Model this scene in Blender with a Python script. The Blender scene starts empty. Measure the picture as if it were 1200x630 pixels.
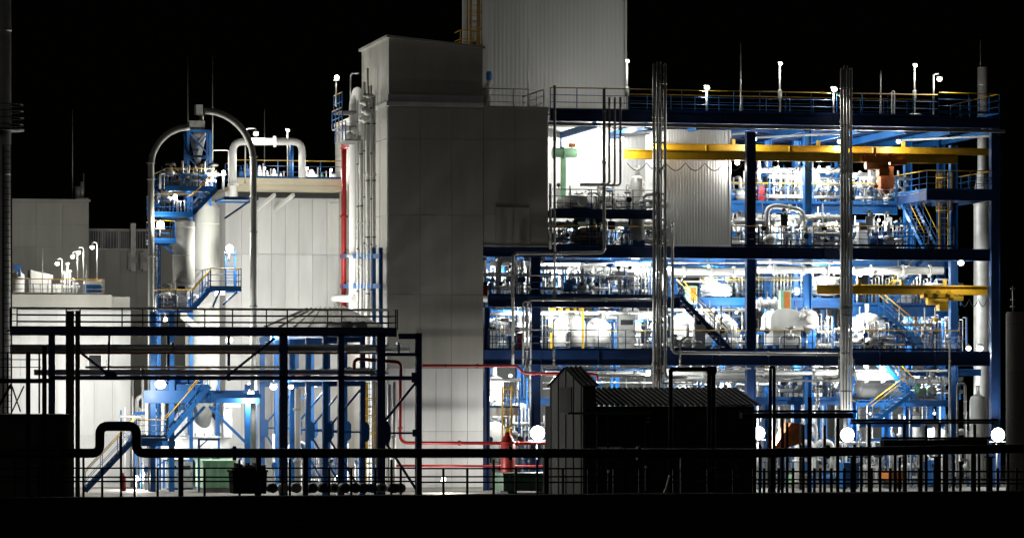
import bpy, math, random
from mathutils import Vector
R = math.radians
rng = random.Random(11)
sc = bpy.context.scene
COL = sc.collection

# ------------------------------------------------------------------ camera
FPX, HOR, YAW, DIST, CAMZ = 4226.0, 460.0, R(12.7), 192.0, 5.2
FW = Vector((math.sin(YAW), math.cos(YAW), 0))
RT = Vector((math.cos(YAW), -math.sin(YAW), 0))
CAM = FW * -DIST + Vector((0, 0, CAMZ))
cam = bpy.data.cameras.new('camera')
cam.sensor_width = 36.0
cam.lens = 36.0 * FPX / 1200.0
cam.shift_y = (HOR - 315.0) / 1200.0
cam.clip_start, cam.clip_end = 1.0, 4000.0
camo = bpy.data.objects.new('camera', cam)
COL.objects.link(camo)
camo.location = CAM
camo.rotation_euler = (R(90), 0, -YAW)
sc.camera = camo

# ------------------------------------------------------------------ night sky, faint skyglow, exposure
SUN_AZ, SUN_EL = R(-30), R(24)          # glow of the lit town behind and left of the camera
world = bpy.data.worlds.new('World')
sc.world = world
world.use_nodes = True
nt = world.node_tree
bg = nt.nodes['Background']
sky = nt.nodes.new('ShaderNodeTexSky')
sky.sky_type = 'NISHITA'
sky.sun_disc = False
sky.sun_elevation = R(4)
sky.sun_rotation = R(180)
nt.links.new(sky.outputs[0], bg.inputs[0])
bg.inputs[1].default_value = 0.00012
sun = bpy.data.lights.new('sun', 'SUN')
sun.energy = 0.065
sun.angle = R(25)
sun.color = (1.0, 0.96, 0.90)
suno = bpy.data.objects.new('sun', sun)
COL.objects.link(suno)
to_sun = Vector((math.sin(SUN_AZ) * math.cos(SUN_EL), -math.cos(SUN_AZ) * math.cos(SUN_EL), math.sin(SUN_EL)))
suno.rotation_euler = to_sun.to_track_quat('Z', 'Y').to_euler()
suno.location = (-40, -120, 80)
sc.view_settings.view_transform = 'Standard'
sc.view_settings.look = 'None'
sc.view_settings.exposure = 0.0
sc.view_settings.gamma = 1.0
sc.cycles.use_denoising = True
sc.cycles.max_bounces = 5
sc.cycles.diffuse_bounces = 3
sc.cycles.glossy_bounces = 3
sc.cycles.transparent_max_bounces = 4
sc.cycles.sample_clamp_indirect = 4.0
sc.cycles.caustics_reflective = False
sc.cycles.caustics_refractive = False

# ------------------------------------------------------------------ pixel -> place
def P(px, py, Y):
    d = FW + RT * ((px - 600.0) / FPX) + Vector((0, 0, (HOR - py) / FPX))
    t = (Y - CAM.y) / d.y
    return CAM + d * t
def XA(px, Y): return P(px, 460, Y).x
def ZA(py, Y, px=800): return P(px, py, Y).z
def MPP(px, Y): return (P(px + 1, 460, Y) - P(px, 460, Y)).length

# ------------------------------------------------------------------ materials
def mat(name, col, rough=0.5, metal=0.0, var=0.12, scale=1.5, bump=0.0, streak=0.0, dirt=None, spec=0.5):
    m = bpy.data.materials.new(name)
    m.use_nodes = True
    n = m.node_tree
    b = n.nodes['Principled BSDF']
    b.inputs['Roughness'].default_value = rough
    b.inputs['Metallic'].default_value = metal
    b.inputs['Specular IOR Level'].default_value = spec
    tc = n.nodes.new('ShaderNodeTexCoord')
    geo = n.nodes.new('ShaderNodeNewGeometry')
    mp = n.nodes.new('ShaderNodeMapping')
    n.links.new(geo.outputs['Position'], mp.inputs['Vector'])
    if streak: mp.inputs['Scale'].default_value = (1, 1, 0.12)
    nz = n.nodes.new('ShaderNodeTexNoise')
    nz.inputs['Scale'].default_value = scale
    nz.inputs['Detail'].default_value = 5
    nz.inputs['Roughness'].default_value = 0.65
    n.links.new(mp.outputs[0], nz.inputs['Vector'])
    rp = n.nodes.new('ShaderNodeValToRGB')
    lo = dirt if dirt else tuple(c * (1 - var * 2) for c in col)
    hi = tuple(min(1, c * (1 + var * 0.6)) for c in col)
    rp.color_ramp.elements[0].position = 0.3
    rp.color_ramp.elements[1].position = 0.62
    rp.color_ramp.elements[0].color = (*lo, 1)
    rp.color_ramp.elements[1].color = (*hi, 1)
    n.links.new(nz.outputs['Fac'], rp.inputs['Fac'])
    oi = n.nodes.new('ShaderNodeObjectInfo')
    hs = n.nodes.new('ShaderNodeHueSaturation')
    mr = n.nodes.new('ShaderNodeMapRange')
    mr.inputs['To Min'].default_value = 1 - var
    mr.inputs['To Max'].default_value = 1 + var * 0.5
    n.links.new(oi.outputs['Random'], mr.inputs['Value'])
    n.links.new(mr.outputs[0], hs.inputs['Value'])
    n.links.new(rp.outputs[0], hs.inputs['Color'])
    n.links.new(hs.outputs[0], b.inputs['Base Color'])
    nr = n.nodes.new('ShaderNodeMapRange')
    nr.inputs['To Min'].default_value = max(0.02, rough - 0.1)
    nr.inputs['To Max'].default_value = min(1, rough + 0.15)
    n.links.new(nz.outputs['Fac'], nr.inputs['Value'])
    n.links.new(nr.outputs[0], b.inputs['Roughness'])
    if bump:
        bp = n.nodes.new('ShaderNodeBump')
        bp.inputs['Strength'].default_value = bump
        bp.inputs['Distance'].default_value = 0.02
        n.links.new(nz.outputs['Fac'], bp.inputs['Height'])
        n.links.new(bp.outputs[0], b.inputs['Normal'])
    return m
def emis(name, col, s):
    m = bpy.data.materials.new(name)
    m.use_nodes = True
    n = m.node_tree
    n.nodes.remove(n.nodes['Principled BSDF'])
    e = n.nodes.new('ShaderNodeEmission')
    e.inputs[0].default_value = (*col, 1)
    e.inputs[1].default_value = s
    n.links.new(e.outputs[0], n.nodes['Material Output'].inputs[0])
    m.cycles.emission_sampling = 'NONE'
    return m
M = {
    'white': mat('white_paint', (0.72, 0.72, 0.70), 0.45, 0, 0.08, 0.8, streak=1),
    'panel': mat('white_wall_panel', (0.66, 0.665, 0.66), 0.5, 0, 0.09, 0.5, streak=1),
    'cream': mat('cream_paint', (0.58, 0.52, 0.38), 0.55, 0, 0.1, 0.8),
    'grey': mat('grey_cladding', (0.42, 0.41, 0.37), 0.55, 0, 0.1, 0.4, streak=1),
    'corr': mat('white_corrugated_sheet', (0.55, 0.56, 0.56), 0.42, 0.1, 0.05, 0.6, streak=1),
    'alu': mat('aluminium_jacket', (0.58, 0.58, 0.56), 0.48, 0.4, 0.1, 2.0, bump=0.1),
    'matte': mat('matte_silver_paint', (0.30, 0.30, 0.275), 0.55, 0, 0.08, 0.8, streak=1),
    'steel': mat('galvanised_steel', (0.40, 0.40, 0.38), 0.45, 0.6, 0.15, 3.0),
    'pipe': mat('stainless_pipe', (0.27, 0.265, 0.255), 0.5, 0.3, 0.12, 2.0),
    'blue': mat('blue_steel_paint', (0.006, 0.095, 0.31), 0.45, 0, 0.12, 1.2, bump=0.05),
    'blue_shaded': mat('blue_steel_paint_shaded', (0.006, 0.035, 0.13), 0.5, 0, 0.12, 1.2, bump=0.05),  # same blue paint, with the shade on unlit steel put into the colour
    'yellow': mat('yellow_paint', (0.62, 0.36, 0.015), 0.45, 0, 0.12, 2.0),
    'orange': mat('orange_paint', (0.52, 0.16, 0.02), 0.5, 0, 0.15, 2.0),
    'red': mat('red_paint', (0.34, 0.014, 0.012), 0.42, 0, 0.12, 2.0),
    'green': mat('pale_green_paint', (0.30, 0.58, 0.36), 0.5, 0, 0.08, 2.0),
    'dgreen': mat('green_paint', (0.035, 0.10, 0.055), 0.5, 0, 0.1, 2.0),
    'rust': mat('rust_orange_sheet', (0.36, 0.11, 0.03), 0.7, 0, 0.25, 2.5, bump=0.2),
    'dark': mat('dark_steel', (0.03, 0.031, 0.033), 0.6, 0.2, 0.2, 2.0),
    'black': mat('black_paint', (0.008, 0.008, 0.009), 0.65, 0, 0.2, 2.0, spec=0.2),
    'shed': mat('dark_fibre_sheet', (0.02, 0.02, 0.019), 0.85, 0, 0.25, 1.5, streak=1, bump=0.2, spec=0.2),
    'shedl': mat('weathered_sheet', (0.05, 0.048, 0.043), 0.85, 0, 0.25, 1.2, streak=1, bump=0.2),
    'tower': mat('weathered_concrete', (0.16, 0.155, 0.14), 0.85, 0, 0.25, 1.2, streak=1, bump=0.2),
    'back': mat('grey_back_wall', (0.17, 0.17, 0.165), 0.7, 0, 0.15, 0.6, streak=1),
    'conc': mat('concrete', (0.22, 0.21, 0.19), 0.85, 0, 0.2, 1.0, bump=0.3),
    'asph': mat('asphalt', (0.06, 0.06, 0.06), 0.9, 0, 0.3, 0.7, bump=0.3),
    'soil': mat('dark_soil', (0.012, 0.013, 0.010), 0.95, 0, 0.4, 0.5, bump=0.5, spec=0.1),
    'water': mat('dark_water', (0.004, 0.005, 0.005), 0.12, 0, 0.1, 0.3),
    'grate': mat('deck_grating', (0.16, 0.16, 0.16), 0.6, 0.4, 0.15, 4.0),
    'glass': mat('dark_window_glass', (0.02, 0.022, 0.025), 0.08, 0, 0.1, 0.5),
    'cable': mat('black_cable', (0.02, 0.02, 0.02), 0.6),
    'lampw': emis('warm_lamp_glow', (1.0, 0.95, 0.78), 14),
    'lampc': emis('cool_lamp_glow', (0.93, 0.97, 1.0), 14),
}

# ------------------------------------------------------------------ mesh building
WL = {}
class B:
    def __init__(s): s.v, s.f, s.sm = [], [], []
    def add(s, vs, fs, smooth=False):
        o = len(s.v)
        s.v += [tuple(v) for v in vs]
        s.f += [tuple(i + o for i in f) for f in fs]
        s.sm += [smooth] * len(fs)
        return s
    def box(s, x0, x1, y0, y1, z0, z1):
        if x1 < x0: x0, x1 = x1, x0
        if y1 < y0: y0, y1 = y1, y0
        if z1 < z0: z0, z1 = z1, z0
        v = [(x0,y0,z0),(x1,y0,z0),(x1,y1,z0),(x0,y1,z0),(x0,y0,z1),(x1,y0,z1),(x1,y1,z1),(x0,y1,z1)]
        return s.add(v, [(0,3,2,1),(4,5,6,7),(0,1,5,4),(1,2,6,5),(2,3,7,6),(3,0,4,7)])
    def obar(s, p, q, w, h, up=(0,0,1)):
        p, q = Vector(p), Vector(q)
        d = (q - p).normalized()
        u = Vector(up)
        if abs(d.dot(u)) > 0.98: u = Vector((0,1,0))
        a = d.cross(u).normalized() * (w / 2)
        b = a.cross(d).normalized() * (h / 2)
        v = [p-a-b, p+a-b, p+a+b, p-a+b, q-a-b, q+a-b, q+a+b, q-a+b]
        return s.add(v, [(0,1,2,3),(7,6,5,4),(0,4,5,1),(1,5,6,2),(2,6,7,3),(3,7,4,0)])
    def ibeam(s, p, q, w, h, t=0.03):
        p, q = Vector(p), Vector(q)
        d = (q - p).normalized()
        u = Vector((0,0,1))
        if abs(d.dot(u)) > 0.98: u = Vector((0,1,0))
        a = d.cross(u).normalized()
        b = a.cross(d).normalized()
        s.obar(p + b*(h/2-t/2), q + b*(h/2-t/2), w, t, u)
        s.obar(p - b*(h/2-t/2), q - b*(h/2-t/2), w, t, u)
        s.obar(p, q, t, h - 2*t, u)
        return s
    def tube(s, pts, r, n=8, caps=True):
        pts = [Vector(p) for p in pts]
        rings, prev = [], None
        for i, p in enumerate(pts):
            if i == 0: d = pts[1] - p
            elif i == len(pts) - 1: d = p - pts[i-1]
            else: d = (pts[i+1] - p).normalized() + (p - pts[i-1]).normalized()
            d.normalize()
            if prev is None:
                a = d.orthogonal().normalized()
            else:
                a = prev - d * prev.dot(d)
                a.normalize()
            prev = a
            b = d.cross(a)
            rr = r[i] if isinstance(r, (list, tuple)) else r
            rings.append([p + a*math.cos(2*math.pi*k/n)*rr + b*math.sin(2*math.pi*k/n)*rr for k in range(n)])
        v = [q for g in rings for q in g]
        f = []
        for i in range(len(pts) - 1):
            for k in range(n):
                k2 = (k + 1) % n
                f.append((i*n+k, i*n+k2, (i+1)*n+k2, (i+1)*n+k))
        s.add(v, f, True)
        if caps:
            o = len(s.v) - len(v)
            s.f.append(tuple(o + k for k in reversed(range(n)))); s.sm.append(False)
            s.f.append(tuple(o + (len(pts)-1)*n + k for k in range(n))); s.sm.append(False)
        return s
    def lathe(s, c, prof, n=16, axis='z'):
        c = Vector(c)
        def tr(r, h, a):
            x, y = r*math.cos(a), r*math.sin(a)
            return c + (Vector((x,y,h)) if axis == 'z' else Vector((x,h,y)) if axis == 'y' else Vector((h,x,y)))
        v = [tr(r, h, 2*math.pi*k/n) for r, h in prof for k in range(n)]
        f = []
        for i in range(len(prof) - 1):
            for k in range(n):
                k2 = (k+1) % n
                f.append((i*n+k, i*n+k2, (i+1)*n+k2, (i+1)*n+k))
        s.add(v, f, True)
        o = len(s.v) - len(v)
        s.f.append(tuple(o + k for k in reversed(range(n)))); s.sm.append(False)
        s.f.append(tuple(o + (len(prof)-1)*n + k for k in range(n))); s.sm.append(False)
        return s
    def poly(s, pts, ext):
        n = len(pts)
        e = Vector(ext)
        v = [Vector(p) for p in pts] + [Vector(p) + e for p in pts]
        f = [tuple(range(n)), tuple(reversed(range(n, 2*n)))]
        f += [(i, n+i, n+(i+1) % n, (i+1) % n) for i in range(n)]
        return s.add(v, f)
    def obj(s, name, m, parent=None, base=None):
        me = bpy.data.meshes.new(name)
        off = WL[parent.name] if parent is not None else Vector(base or (0,0,0))
        me.from_pydata([Vector(v) - off for v in s.v], [], s.f)
        me.polygons.foreach_set('use_smooth', s.sm)
        me.materials.append(M[m])
        me.update()
        o = bpy.data.objects.new(name, me)
        COL.objects.link(o)
        if parent is not None:
            o.parent = parent
            WL[o.name] = off
        else:
            o.location = off
            WL[o.name] = Vector(off)
        return o
def tag(o, label, cat, group=None):
    o['label'] = label
    o['category'] = cat
    if group: o['group'] = group
    return o
def thing(name, label, cat, loc=(0,0,0), group=None):
    o = bpy.data.objects.new(name, None)
    COL.objects.link(o)
    o.empty_display_size = 0.2
    o.location = loc
    WL[o.name] = Vector(loc)
    return tag(o, label, cat, group)
def struct(o):
    o['kind'] = 'structure'
    return o
def share(o, parent, dloc):
    """a further alike piece that shares mesh data"""
    c = o.copy()
    COL.objects.link(c)
    c.parent = parent
    c.location = dloc
    WL[c.name] = WL[parent.name] + Vector(dloc)
    return c
def clone(root, loc, rot=0.0):
    c = root.copy()
    COL.objects.link(c)
    c.location = loc
    c.rotation_euler = (0, 0, rot)
    for ch in root.children:
        d = ch.copy(); COL.objects.link(d); d.parent = c
        for g in ch.children:
            e = g.copy(); COL.objects.link(e); e.parent = d
    return c
def bend(pts, rad=0.25, seg=4):
    pts = [Vector(p) for p in pts]
    out = [pts[0]]
    for i in range(1, len(pts) - 1):
        a, b, c = pts[i-1], pts[i], pts[i+1]
        r1 = min(rad, (a-b).length * 0.48, (c-b).length * 0.48)
        p, q = b + (a-b).normalized()*r1, b + (c-b).normalized()*r1
        for k in range(seg + 1):
            t = k / seg
            out.append(p*(1-t)**2 + b*2*t*(1-t) + q*t*t)
    out.append(pts[-1])
    return out

# ------------------------------------------------------------------ common things
def pipe(pts, r, m, label, name='pipe', n=8, rad=None, flanges=(), fm=None, group=None, clamps=0, cm='dark'):
    """one pipe run; flanges: fractions along the run that carry a flange pair; clamps: number of bracket clamps"""
    pts = [Vector(p) for p in pts]
    path = bend(pts, rad if rad is not None else r * 3.2, 5)
    o = B().tube(path, r, n).obj(name, m, base=min(pts, key=lambda q: q.z))
    tag(o, label, 'pipe', group)
    L = [0]
    for a, b in zip(path, path[1:]): L.append(L[-1] + (b-a).length)
    def at(fr):
        t = fr * L[-1]
        for i in range(len(path)-1):
            if L[i+1] >= t:
                k = (t - L[i]) / max(1e-6, L[i+1] - L[i])
                return path[i].lerp(path[i+1], k), (path[i+1]-path[i]).normalized()
    for fr in flanges:
        p, d = at(fr)
        B().tube([p - d*0.06, p - d*0.008], r*1.55, n).tube([p + d*0.008, p + d*0.06], r*1.55, n).obj('flange', fm or m, o)
    for k in range(clamps):
        p, d = at((k + 0.5) / clamps)
        B().tube([p - d*0.03, p + d*0.03], r*1.3, n).obj('clamp', cm, o)
    return o

def railing(pts, label, h=1.1, top='yellow', post='blue', sp=1.4, r=0.022, toe=True, name='guard_railing', group=None):
    pts = [Vector(p) for p in pts]
    root = thing(name, label, 'railing', pts[0], group)
    up = Vector((0,0,1))
    B().tube([p + up*h for p in pts], r*1.25, 6).obj('top_rail', top, root)
    for k in (0.36, 0.68):
        B().tube([p + up*h*k for p in pts], r*0.8, 5).obj('mid_rail', post, root)
    if toe:
        b = B()
        for a, c in zip(pts, pts[1:]): b.obar(a + up*0.06, c + up*0.06, 0.012, 0.12)
        b.obj('toe_board', post, root)
    pm = None
    for a, c in zip(pts, pts[1:]):
        n = max(1, round((c - a).length / sp))
        for i in range(n + 1):
            if i == 0 and a != pts[0]: continue
            q = a.lerp(c, i / n)
            if pm is None:
                pm = B().box(q.x-r, q.x+r, q.y-r, q.y+r, q.z, q.z + h).obj('post', post, root)
                q0 = q
            else: share(pm, root, q - q0)
    return root

def stairs(p, q, wdir, w, label, m='blue', rail='yellow', name='stairs', railh=1.0):
    """flight from foot p to head q, width along wdir"""
    p, q, wd = Vector(p), Vector(q), Vector(wdir).normalized()
    root = thing(name, label, 'stairs', p)
    up = Vector((0,0,1))
    for s in (0, w):
        B().obar(p + wd*s, q + wd*s, 0.04, 0.24).obj('stringer', m, root)
        a, b = p + wd*s + up*railh, q + wd*s + up*railh
        B().tube([a, b], 0.03, 6).obj('handrail', rail, root)
        B().tube([p + wd*s + up*railh*0.5, q + wd*s + up*railh*0.5], 0.018, 5).obj('mid_rail', m, root)
        b = B()
        n = max(2, round((q-p).length / 1.3))
        for i in range(n + 1):
            c = p.lerp(q, i/n) + wd*s
            B().box(c.x-0.02, c.x+0.02, c.y-0.02, c.y+0.02, c.z, c.z + railh).obj('baluster', m, root)
    n = max(3, round((q.z - p.z) / 0.21))
    hd = (q - p); hd.z = 0
    if hd.length < 0.01: hd = Vector((0,1,0))
    hd.normalize()
    first = None
    for i in range(1, n):
        c = p.lerp(q, i / n)
        if first is None:
            c0 = c
            vs = [c - hd*0.12 + wd*0.03, c + hd*0.12 + wd*0.03, c + hd*0.12 + wd*(w-0.03), c - hd*0.12 + wd*(w-0.03)]
            first = B().poly(vs, (0,0,0.035)).obj('tread', 'grate', root)
        else: share(first, root, c - c0)
    return root

def ladder(x, y, z0, z1, label, m='yellow', cage=True, name='caged_ladder', w=0.45, side=-1):
    root = thing(name, label, 'ladder', (x, y, z0))
    for s in (-1, 1):
        B().obar((x + s*w/2, y, z0), (x + s*w/2, y, z1), 0.08, 0.06).obj('rail', m, root)
    b0 = None
    k, z = 0, z0 + 0.3
    while z < z1:
        if b0 is None: b0 = B().tube([(x-w/2, y, z), (x+w/2, y, z)], 0.018, 5).obj('rung', m, root); zz = z
        else: share(b0, root, (0, 0, z - zz))
        z += 0.3
    if cage:
        def hoop(zc):
            return [Vector((x + math.sin(a)*0.42, y + side*(0.05 + (1-math.cos(a))*0.36), zc)) for a in [R(t) for t in range(-130, 131, 26)]]
        def arc(zc):
            return [Vector((x - 0.42*math.cos(R(t)), y + side*(0.72*math.sin(R(t))), zc)) for t in range(0, 181, 20)]
        z = z0 + 2.2
        h0 = None
        while z <= z1 + 0.01:
            if h0 is None: h0 = B().tube(arc(z), 0.04, 4).obj('cage_hoop', m, root); zz = z
            else: share(h0, root, (0, 0, z - zz))
            z += 0.9
        for t in (0, 45, 90, 135, 180):
            c = Vector((x - 0.42*math.cos(R(t)), y + side*0.72*math.sin(R(t)), 0))
            B().obar((c.x, c.y, z0+2.2), (c.x, c.y, z1), 0.07, 0.03).obj('cage_strap', m, root)
    return root

NL = [0]
LAMP_GAIN = 1.45
def add_light(parent, loc, power, col, r=0.12):
    l = bpy.data.lights.new('lamp_light', 'POINT')
    l.energy = power * (LAMP_GAIN if col == COOL else LAMP_GAIN * 1.82)
    l.color = col
    l.shadow_soft_size = r
    o = bpy.data.objects.new('lamp_light', l)
    COL.objects.link(o)
    o.parent = parent
    o.location = Vector(loc) - WL[parent.name]
    NL[0] += 1
WARM, COOL = (1.0, 0.98, 0.90), (0.98, 1.0, 0.95)
def sphere(c, rx, ry, rz, n=10):
    prof = [(max(0.02, math.sin(math.pi*i/6)), -math.cos(math.pi*i/6)) for i in range(7)]
    b = B().lathe((0,0,0), prof, n)
    c = Vector(c)
    b.v = [(c.x + v[0]*rx, c.y + v[1]*ry, c.z + v[2]*rz) for v in b.v]
    return b
def hang_lamp(c, label, power, cool=True, r=0.15, stem=0.4, name='pendant_lamp'):
    """bulb luminaire hung from the deck above by a stem"""
    c = Vector(c)
    r *= 0.8
    root = thing(name, label, 'lamp', c + Vector((0,0,stem)), 'lamps hung under the decks')
    B().tube([c + Vector((0,0,r*0.8)), c + Vector((0,0,stem))], 0.02, 6).obj('stem', 'steel', root)
    B().lathe(c, [(r*0.6, r*1.25), (r*1.05, r*0.95), (r*1.12, r*0.7)], 10).obj('cap', 'steel', root)
    sphere(c, r, r, r*0.8).obj('glass_globe', 'lampc' if cool else 'lampw', root)
    add_light(root, c - Vector((0,0,r*0.8+0.14)), power, COOL if cool else WARM, 0.12)
    return root
def post_lamp(px, py, Y, py0, label, power, cool=False, arm=0.35, r=0.16, rp=0.035, name='lamp_post', ring=False):
    """pole standing at py0 with a lamp head at px,py; arm>0 head left of the pole"""
    c = P(px, py, Y)
    z0 = ZA(py0, Y, px)
    x = c.x + arm
    root = thing(name, label, 'lamp', (x, Y, z0), 'lamp posts')
    if arm:
        pth = bend([(x, Y, z0), (x, Y, c.z + 0.3), (c.x, Y, c.z + 0.3), (c.x, Y, c.z + 0.1)], 0.2, 4)
        B().tube(pth, rp, 6).obj('pole', 'steel', root)
    else:
        B().tube([(x, Y, z0), (x, Y, c.z + r*0.6)], rp, 6).obj('pole', 'steel', root)
    B().box(x-0.1, x+0.1, Y-0.1, Y+0.1, z0, z0+0.03).obj('base_plate', 'steel', root)
    B().lathe((c.x, Y, c.z), [(r*0.5, r*1.3), (r*1.1, r*1.0), (r*1.2, r*0.6)], 10).obj('lamp_head', 'steel', root)
    sphere((c.x, Y - (0.0 if arm else 0.1), c.z), r, r, r*0.8).obj('lens', 'lampc' if cool else 'lampw', root)
    add_light(root, (c.x - (0.0 if arm else 0.3), Y - 0.3, c.z - r - 0.12), power, COOL if cool else WARM, 0.1)
    if ring:
        B().lathe((x, Y, z0 + 1.0), [(0.1, 0), (0.12, 0.02), (0.12, 0.45), (0.08, 0.5)], 8).obj('gear_box', 'steel', root)
        B().lathe((x, Y, z0 + 0.03), [(0.55, 0), (0.55, 0.06), (0.2, 0.16)], 10).obj('foot', 'steel', root)
    return root
def flood(c, label, power, cool=True, r=0.3, down=None, name='floodlight'):
    """floodlight on a bracket post, its face towards the camera side (-Y)"""
    c = Vector(c)
    r *= 0.78
    z0 = down if down is not None else c.z - 0.6
    root = thing(name, label, 'lamp', (c.x, c.y + 0.2, z0), 'floodlights')
    B().tube([(c.x, c.y + 0.22, z0), (c.x, c.y + 0.22, c.z)], 0.045, 6).obj('post', 'steel', root)
    B().lathe((c.x, c.y, c.z), [(r*0.95, 0.0), (r*1.0, 0.06), (r*0.7, 0.2), (r*0.3, 0.26)], 14, 'y').obj('housing', 'dark', root)
    B().obar((c.x-r*1.2, c.y+0.1, c.z-r*1.0), (c.x+r*1.2, c.y+0.1, c.z-r*1.0), 0.05, 0.04).obj('yoke', 'steel', root)
    sphere((c.x, c.y, c.z), r, r*0.35, r, 14).obj('lens', 'lampc' if cool else 'lampw', root)
    add_light(root, (c.x, c.y - r*0.35 - 0.2, c.z), power, COOL if cool else WARM, 0.18)
    return root

ORD = ['leftmost', 'second from left', 'third from left', 'fourth from left', 'fifth from left', 'sixth from left', 'seventh from left', 'eighth from left', 'ninth from left', 'tenth from left', 'eleventh from left', 'twelfth from left']
PEND = []
def later(o, desc, place, px):
    PEND.append((o, desc, place, px))
def settle_labels():
    d = {}
    for t in PEND: d.setdefault((t[1], t[2]), []).append(t)
    for (desc, place), L in d.items():
        L.sort(key=lambda t: t[3])
        for i, t in enumerate(L):
            if len(L) == 1: t[0]['label'] = f'{desc}, {place}'
            else:
                od = ORD[i] if i < len(ORD) else f'number {i+1} from left'
                if i == len(L) - 1 and i > 1: od = 'rightmost'
                t[0]['label'] = f'{desc}, {od}, {place}'
#--SETTING--
# ------------------------------------------------------------------ the ground
def sheet(name, x0, x1, y0, y1, z, m, nx=1, ny=1):
    b = B()
    vs, fs = [], []
    for j in range(ny + 1):
        for i in range(nx + 1):
            vs.append((x0 + (x1-x0)*i/nx, y0 + (y1-y0)*j/ny, z))
    for j in range(ny):
        for i in range(nx):
            a = j*(nx+1) + i
            fs.append((a, a+1, a+nx+2, a+nx+1))
    return struct(b.add(vs, fs).obj(name, m))
EY = -39.0
EZ = ZA(578, EY, 600)
sheet('ground', -600, 600, EY + 2, 800, 0, 'soil', 4, 4)
sheet('yard_pavement', -60, 60, -30, 60, 0.006, 'conc', 2, 2)
sheet('canal_water', -600, 600, -420, EY - 2, -2.5, 'water', 2, 2)
# dark dyke between a canal and the plant: its crest is the straight black edge at the foot of the picture
prof = [(EY + 3.5, 0.0), (EY + 1.6, EZ - 0.12), (EY + .4, EZ), (EY, EZ - 0.03), (EY - 1.4, EZ - 1.6), (EY - 3.4, -3.0)]
N = 600
vs = []
for i in range(N + 1):
    x = -600 + 1200*i/N
    for k, (y, z) in enumerate(prof): vs.append((x, y + (rng.uniform(-.1, .1) if k > 2 else 0), z + (rng.uniform(-0.04, 0.0) if 0 < k < 5 else 0)))
fs = []
for i in range(N):
    for k in range(len(prof) - 1):
        a = i*len(prof) + k
        fs.append((a, a + 1, a + len(prof) + 1, a + len(prof)))
struct(B().add(vs, fs).obj('embankment', 'soil'))

# ------------------------------------------------------------------ panelled walls
def panel_wall(root, X0, X1, Y, Z0, Z1, xs, zs, m, core='grey', t=0.06, gap=0.02, side=False, skip=()):
    """panels (own objects) hung on a wall plane facing -Y (or facing -X when side=True: X0 is the plane, Y spans Y..X1)"""
    for i in range(len(xs) - 1):
        for j in range(len(zs) - 1):
            if (i, j) in skip: continue
            a, c = xs[i] + gap/2, xs[i+1] - gap/2
            e, f = zs[j] + gap/2, zs[j+1] - gap/2
            if side: B().box(X0 - t, X0 - 0.002, a, c, e, f).obj('panel', m, root)
            else: B().box(a, c, Y - t, Y - 0.002, e, f).obj('panel', m, root)
def lin(a, b, n): return [a + (b-a)*i/n for i in range(n+1)]

# ------------------------------------------------------------------ far left: chimney stack and low buildings
Y = -8
x0, x1 = XA(0, Y), XA(14, Y)
cx, cr = XA(2, Y), XA(14, Y) - XA(2, Y)
st = thing('chimney_stack', 'tall grey steel stack cut off by the left edge, with ring platform', 'chimney', (cx, Y + cr, 0))
zt = ZA(-40, Y, 10)
B().lathe((cx, Y + cr, 0), [(cr*1.02, 0), (cr, 1), (cr, zt)], 24).obj('shell', 'alu', st)
for py in (36, 152, 205, 342, 445): 
    z = ZA(py, Y, 5)
    B().lathe((cx, Y + cr, z), [(cr*1.0, 0), (cr*1.06, 0.02), (cr*1.06, 0.12), (cr*1.0, 0.14)], 24).obj('ring_flange', 'steel', st)
zp = ZA(153, Y, 15)
B().lathe((cx, Y + cr, zp), [(cr*1.0, 0), (cr + 0.65, 0.0), (cr + 0.65, 0.1), (cr, 0.1)], 24).obj('platform_deck', 'dark', st)
for k in range(4):
    zz = zp + 0.3 + k*0.33
    B().tube([(cx + (cr+0.6)*math.cos(R(a)), Y + cr + (cr+0.6)*math.sin(R(a)), zz) for a in range(-180, 181, 15)], 0.025, 5).obj('platform_rail', 'dark', st)
for a in range(-160, 20, 30):
    px_, py_ = cx + (cr+0.6)*math.cos(R(a)), Y + cr + (cr+0.6)*math.sin(R(a))
    B().box(px_-.025, px_+.025, py_-.025, py_+.025, zp, zp+1.3).obj('platform_post', 'dark', st)
ladder(XA(8, Y), Y - 0.25, 0, ZA(170, Y, 10), 'dark ladder running up the front of the stack at left edge', 'dark', False, 'stack_ladder', 0.4)

# low grey building behind the stack
Yb = 30
lb = thing('panel_building', 'low grey panelled building left of the louvred one, behind the stack', 'building', (XA(60, Yb), Yb, 0))
X0, X1 = XA(-20, Yb), XA(104, Yb)
Z1 = ZA(236, Yb, 60)
B().box(X0, X1, Yb, Yb + 10, 0, Z1).obj('wall', 'grey', lb)
panel_wall(lb, X0, X1, Yb, 0, Z1, lin(X0, X1, 4), [ZA(p, Yb, 60) for p in (420, 364, 340, 316, 289, 263, 238)], 'grey')
B().box(X0 - .1, X1 + .1, Yb - .12, Yb + 10.1, Z1 + 0.002, Z1 + 0.14).obj('parapet', 'grey', lb)
rv = thing('roof_vent', 'dark vent pipe stack on roof edge of the low grey building', 'vent', (XA(107, Yb), Yb + 2, Z1))
b0 = P(107, 236, Yb + 1)
for i, (dx, h, r) in enumerate(((0, 1.2, 0.12), (0.25, 0.9, 0.2), (-0.1, 1.7, 0.04))):
    B().tube([(X1 - 0.25 - dx, Yb + 1.5, Z1 + 0.1), (X1 - 0.25 - dx, Yb + 1.5, Z1 + 0.1 + h)], r, 8).obj('vent_pipe', 'steel', rv)
B().box(X1 - 0.65, X1 + 0.1, Yb + 1.2, Yb + 1.8, Z1 + 0.14, Z1 + 0.3).obj('vent_base', 'steel', rv)
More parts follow.
